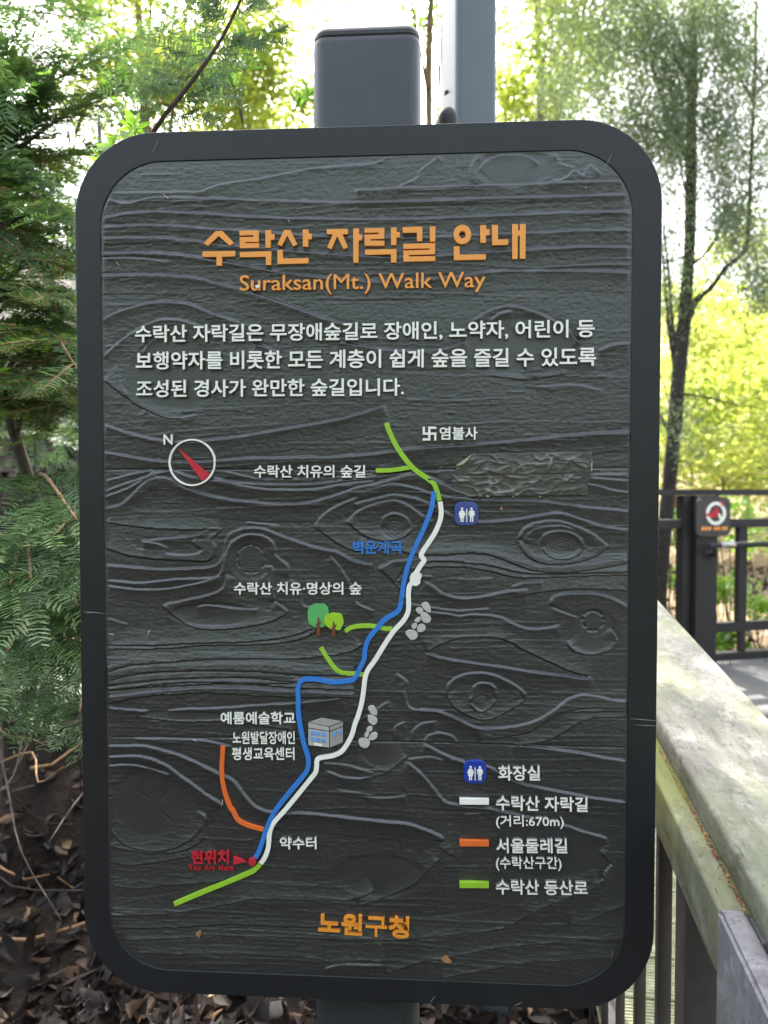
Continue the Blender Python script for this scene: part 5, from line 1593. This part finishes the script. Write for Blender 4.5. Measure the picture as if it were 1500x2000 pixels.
def yew():
    base = Vector((-1.35, 1.0, float(gz(-1.35, 1.0))))
    root = empty('yew_shrub', tuple(base), 'dense dark green yew hedge with flat needle sprays left of the sign', 'shrub')
    r = random.Random(17)
    dark = [sprig_mesh(k, M['yew'], L=r.uniform(.11, .15), side=2 + k % 2) for k in range(6)]
    bright = [sprig_mesh(20 + k, M['yew_bright'], L=r.uniform(.10, .14), side=2 + k % 2) for k in range(4)]
    # trunks
    trunks = []
    for k, (x, y, tx, ty, tz) in enumerate(((-1.3, 1.1, -1.5, .9, 3.2), (-1.0, 1.5, -1.15, 1.7, 3.0), (-.85, .95, -1.1, .75, 2.3), (-1.6, .6, -1.8, .4, 2.8), (-.75, 1.9, -.6, 2.1, 2.4))):
        P = catmull([(x, y, float(gz(x, y)) - .05), (x * .98 + .05, y, .9), (x * .6 + tx * .4, y * .5 + ty * .5, 1.6), (tx, ty, tz)], 5)
        m = len(P) - 1
        link('trunk', tube('trunk', P, [.028 * (1 - .7 * i / m) for i in range(m + 1)], 8, .15, r), root, M['twig_grey']); trunks.append(P)
    tips = [(60, 380, 1.6), (130, 420, 1.8), (30, 480, 1.5), (140, 520, 1.6), (70, 570, 1.4), (150, 590, 1.5), (15, 640, 1.5), (120, 670, 1.35), (160, 720, 1.5), (60, 740, 1.38), (140, 800, 1.6),
            (20, 800, 1.6), (90, 300, 1.9), (170, 330, 2.1), (20, 250, 1.8), (230, 290, 2.3), (210, 190, 1.9), (245, 95, 2.0), (120, 120, 1.8), (60, 60, 1.7), (30, 170, 1.7), (180, 40, 2.1), (100, 0, 1.9),
            (10, 380, 1.9), (110, 480, 1.7), (20, 560, 1.7), (100, 620, 1.6), (165, 660, 1.8), (40, 700, 1.7), (150, 430, 1.5), (60, 440, 1.9), (160, 780, 1.9), (30, 330, 1.6), (80, 210, 1.9)]
    low = [(150, 1015, 1.17), (105, 1045, 1.2), (60, 1130, 1.13), (160, 1110, 1.2), (150, 1185, 1.13), (20, 1140, 1.12), (150, 1250, 1.2), (15, 1270, 1.1), (90, 1350, 1.4), (155, 1390, 1.28), (45, 1210, 1.2), (110, 1230, 1.25)]
    n_obj = 0
    joined = []
    for i, (px, py, t) in enumerate(tips + low):
        lo = i >= len(tips)
        e = at(px, py, t)
        T = min(trunks, key=lambda P: min((Vector(p) - e).length for p in P))
        cand = [Vector(p) for p in T if p[2] < e.z + .05 and p[2] > .5] or [Vector(T[4])]
        s = min(cand, key=lambda p: (p - e).length)
        mid = s.lerp(e, .55) + Vector((r.uniform(-.04, .04), r.uniform(-.05, .05), .06))
        P = [Vector(p) for p in catmull([tuple(s), tuple(mid), tuple(e)], 7)]
        m = len(P) - 1
        link('branch', tube('branch', P, [.007 * (1 - .75 * k / m) for k in range(m + 1)], 6, .1, r), root, M['twig_tan'] if lo else M['twig_grey'])
        L = (e - s).length
        d_end = (P[-1] - P[-2]).normalized()
        ks = list(range(int(m * (.35 if not lo else .55)), m + 1))
        for k in ks:
            d = (P[min(k + 1, m)] - P[max(k - 1, 0)]).normalized()
            for sg in ((-1, 1) if k < m else (0,)):
                side = d.cross(Vector((0, 0, 1))).normalized()
                dd = (d + side * sg * r.uniform(.7, 1.1) + Vector((0, 0, r.uniform(-.35, .1)))).normalized()
                if lo: up = Vector((r.uniform(-.3, .3), -.75 + r.uniform(-.2, .3), .8))
                else: up = Vector((r.uniform(-.4, .4), -.35 + r.uniform(-.35, .35), 1))
                mt = orient(P[k], dd, up, r.uniform(.8, 1.2))
                q = P[k] + dd * .1
                # keep clear of the board and its frame
                if q.y < .10 and q.x > -.43: continue
                if n_obj < 296:
                    o = bpy.data.objects.new('sprig', r.choice(bright) if (lo and r.random() < .9) or (not lo and r.random() < .14) else r.choice(dark)); COL.objects.link(o)
                    o.parent = root; mw = parent_world(root).inverted() @ mt
                    o.location = mw.to_translation(); o.rotation_euler = mw.to_euler(); sc_ = mw.to_scale(); o.scale = sc_
                    n_obj += 1
                else: joined.append(mt)
    # the slanting leader with fine dark needles
    P = [Vector(p) for p in catmull([tuple(at(215, 420, 1.45)), tuple(at(300, 258, 1.32)), tuple(at(370, 165, 1.30)), tuple(at(430, 80, 1.30)), tuple(at(475, -10, 1.30)), tuple(at(520, -90, 1.35))], 9)]
    s = Vector(trunks[2][6])
    P = [Vector(p) for p in catmull([tuple(s), tuple(s.lerp(P[0], .5) + Vector((0, 0, -.03)))], 4)] + P
    m = len(P) - 1
    link('branch', tube('branch', P, [.0055 * (1 - .6 * k / m) for k in range(m + 1)], 8, .06, r), root, M['twig_grey'])
    for k in range(14, m, 1):
        d = (P[min(k + 1, m)] - P[k - 1]).normalized()
        for sg in (-1, 1):
            if r.random() < .15: continue
            dd = (d * .55 + Vector((sg * .8, r.uniform(-.2, .5), r.uniform(-.25, .3)))).normalized()
            joined.append(orient(P[k] + d * r.uniform(-.01, .01), dd, Vector((r.uniform(-.3, .3), -.9, .5)), r.uniform(.55, .95)))
    # deeper mass of the same hedge
    def mass(n, box, sc0, keep):
        c = 0
        while c < n:
            x, y, z = (r.uniform(*b) for b in box)
            if not keep(x, y, z): continue
            d = Vector((r.gauss(.2, .6), r.gauss(-.4, .6), r.gauss(-.25, .35)))
            joined.append(orient((x, y, z), d, Vector((r.gauss(0, .3), -.3, 1)), r.uniform(1.0, 1.6) * sc0)); c += 1
    def edge(y): return .86 if False else 0
    mass(560, ((-2.6, -.55), (.5, 2.6), (1.74, 3.3)), 1.0, lambda x, y, z: x < -.40 * (y + .97) - .10 and vnoise(np.array(x * 2.2), np.array(z * 2.2 + y), 3) > .36 and z < 2.45 + .25 * (-x) and z > 1.72)
    mass(330, ((-5.5, -1.2), (2.6, 5.0), (2.1, 4.6)), 2.2, lambda x, y, z: x < -.42 * (y + .97) - .15 and vnoise(np.array(x * 1.2), np.array(z * 1.2), 7) > .34)
    mass(45, ((-1.5, -.55), (.45, 1.5), (.95, 1.55)), 1.0, lambda x, y, z: x < -.42 * (y + .97) - .02 and x > -.42 * (y + .97) - .5 and z > 1.05)
    Vl, Fl, Rl, b = [], [], [], 0
    protos = []
    for k in range(5):
        V, Fc, R, tw = sprig_geo(.14, 50 + k, side=2, gap=.0066, nw=.0036)
        protos.append((np.array([tuple(v) for v in V]), np.array(Fc), np.array(R)))
    for mt in joined:
        V, Fc, R = r.choice(protos); Mx = np.array(mt)
        Vl.append(V @ Mx[:3, :3].T + Mx[:3, 3]); Fl.append(Fc + b); Rl.append(np.clip(R * .8 + r.uniform(-.1, .2), 0, .99)); b += len(V)
    o = link('needle_mass', mesh_np('needle_mass', np.concatenate(Vl), np.concatenate(Fl), np.concatenate(Rl)), root, M['yew'])
    tag(o, kind='stuff')
    # bare dead twigs in the dark gap
    for k in range(135):
        T = r.choice(trunks); s = Vector(T[r.randrange(2, 11)])
        e = s + Vector((r.uniform(-.25, .6), r.uniform(-.6, .5), r.uniform(-.35, .35)))
        if e.x > -.40 * (e.y + .97) - .02: continue
        m1 = s.lerp(e, .4) + Vector((r.uniform(-.05, .05),) * 3); m2 = s.lerp(e, .75) + Vector((r.uniform(-.05, .05), 0, r.uniform(-.05, .05)))
        link('twig', tube('twig', catmull([tuple(s), tuple(m1), tuple(m2), tuple(e)], 3), [.0035 * (1 - .07 * q) for q in range(10)], 5), root, M['twig_grey'] if k % 4 else M['twig_tan'])
yew()

# ------------------------------------------------------------------ broad leaved sprigs near the sign
def leafy(name, label, stems, L, W, mat, seed, cat='shrub', per=6, group=None, whorl=True):
    r = random.Random(seed)
    b0 = Vector(stems[0][0])
    root = empty(name, (b0.x, b0.y, float(gz(b0.x, b0.y))), label, cat, group)
    shapes = []
    for k in range(3):
        v, f = leaf_shape(L * r.uniform(.85, 1.1), W, r.uniform(-.15, .2), .22, 6, seed + k)
        me = mesh_of('leaf', v, f, True)
        a = me.attributes.new('rnd', 'FLOAT', 'POINT'); a.data.foreach_set('value', np.full(len(v), r.random() * .6, np.float32))
        me.materials.append(mat); shapes.append(me)
    inv = parent_world(root).inverted()
    for st in stems:
        P = [Vector(p) for p in catmull([tuple(p) for p in st], 6)]; m = len(P) - 1
        link('stem', tube('stem', P, [.003 * (1 - .5 * k / m) for k in range(m + 1)], 6), root, M['twig_grey'])
        ends = [(m, per)] if whorl else [(k, 2) for k in range(int(m * .3), m, 2)] + [(m, 3)]
        for k, n in ends:
            d = (P[k] - P[max(k - 2, 0)]).normalized()
            a0 = r.uniform(0, 6)
            x = d.cross(Vector((0, 1, .1))).normalized(); z = x.cross(d)
            for q in range(n):
                a = a0 + 6.283 * q / n + r.uniform(-.2, .2)
                rad = x * math.cos(a) + z * math.sin(a)
                dd = (d * r.uniform(.15, .8) + rad).normalized()
                mt = inv @ orient(P[k], dd, d + Vector((0, -.3, .2)), r.uniform(.75, 1.15))
                o = bpy.data.objects.new('leaf', r.choice(shapes)); COL.objects.link(o); o.parent = root
                o.location = mt.to_translation(); o.rotation_euler = mt.to_euler(); o.scale = mt.to_scale()
A = at
def gr(px, t):
    p = at(px, 1000, t); return Vector((p.x, p.y, float(gz(p.x, p.y))))
leafy('azalea_shrub', 'pale yellow green azalea tips showing over the upper left corner of the sign',
    [[gr(330, 1.22), A(300, 500, 1.22), A(275, 330, 1.22), A(252, 272, 1.2)], [A(300, 500, 1.22), A(250, 330, 1.2), A(222, 290, 1.18)], [A(300, 450, 1.22), A(240, 330, 1.18), A(205, 318, 1.18)], [A(290, 400, 1.22), A(270, 300, 1.22), A(262, 252, 1.24)]], .036, .014, M['leaf_fresh'], 5, per=7)
leafy('broadleaf_sapling', 'green sapling with pointed leaves rising over the top edge of the sign',
    [[gr(490, 2.0), A(485, 500, 2.0), A(474, 240, 2.0), A(455, 170, 2.0)], [A(474, 240, 2.0), A(455, 165, 2.0), A(440, 110, 2.0), A(470, 80, 2.0)], [A(460, 190, 2.0), A(440, 185, 2.0), A(425, 178, 1.98)], [A(474, 240, 2.0), A(468, 170, 2.03), A(478, 130, 2.03)], [A(455, 165, 2.), A(420, 140, 2.05), A(398, 120, 2.05)]], .075, .026, M['leaf_green'], 15, per=6)
leafy('broadleaf_sapling', 'bright green blurred leaves hanging beside the yew at the upper left',
    [[gr(150, 2.6), A(150, 600, 2.6), A(140, 300, 2.6), A(90, 200, 2.6)], [A(140, 300, 2.6), A(170, 200, 2.6), A(200, 180, 2.6)], [A(140, 300, 2.6), A(120, 190, 2.5), A(60, 150, 2.5)], [A(140, 350, 2.6), A(60, 250, 2.5), A(15, 215, 2.5)], [A(140, 350, 2.6), A(160, 220, 2.5), A(235, 170, 2.5)], [A(140, 330, 2.6), A(130, 250, 2.5), A(100, 160, 2.4)]], .10, .042, M['leaf_fresh'], 25, per=7)
leafy('broadleaf_sapling', 'few lime green leaves lit between the yew branches left of the sign',
    [[gr(60, 2.7), A(70, 700, 2.7), A(80, 520, 2.7), A(75, 480, 2.7)], [A(80, 560, 2.7), A(110, 510, 2.7), A(140, 480, 2.7)], [A(80, 560, 2.7), A(40, 500, 2.7), A(15, 490, 2.7)]], .085, .05, M['leaf_fresh'], 35, per=7)
leafy('broadleaf_sapling', 'small green leaves beside the left side of the dark sign post',
    [[gr(590, 2.4), A(600, 400, 2.4), A(590, 230, 2.4), A(600, 190, 2.4)], [A(590, 260, 2.4), A(570, 225, 2.4), A(580, 205, 2.4)]], .07, .024, M['leaf_green'], 45, per=6)
# the wood goes on behind the place where the photograph was taken
def wood_behind():
    g = np.random.default_rng(77)
    n = 42000
    cc = np.stack([g.uniform(-17, 17, 130), g.uniform(-17, -11, 130), g.uniform(.4, 9.5, 130)], 1)
    k = g.integers(0, 130, n)
    c = cc[k] + g.normal(size=(n, 3)) * np.array([.9, .7, .7])
    V, Fc, R = leaf_cloud(c, .34, .55, np.clip(g.random(130)[k] * .6 + g.random(n) * .4, 0, 1), seed=78)
    o = link('wood', mesh_np('wood', V, Fc, R), None, M['yew'])
    tag(o, 'green wood continuing along the other side of the path', 'wood', kind='stuff')
wood_behind()
print('objects', len(bpy.data.objects), 'tris', sum(len(p.vertices) - 2 for m in {o.data for o in bpy.data.objects if o.type == 'MESH'} for p in m.polygons) if False else '')
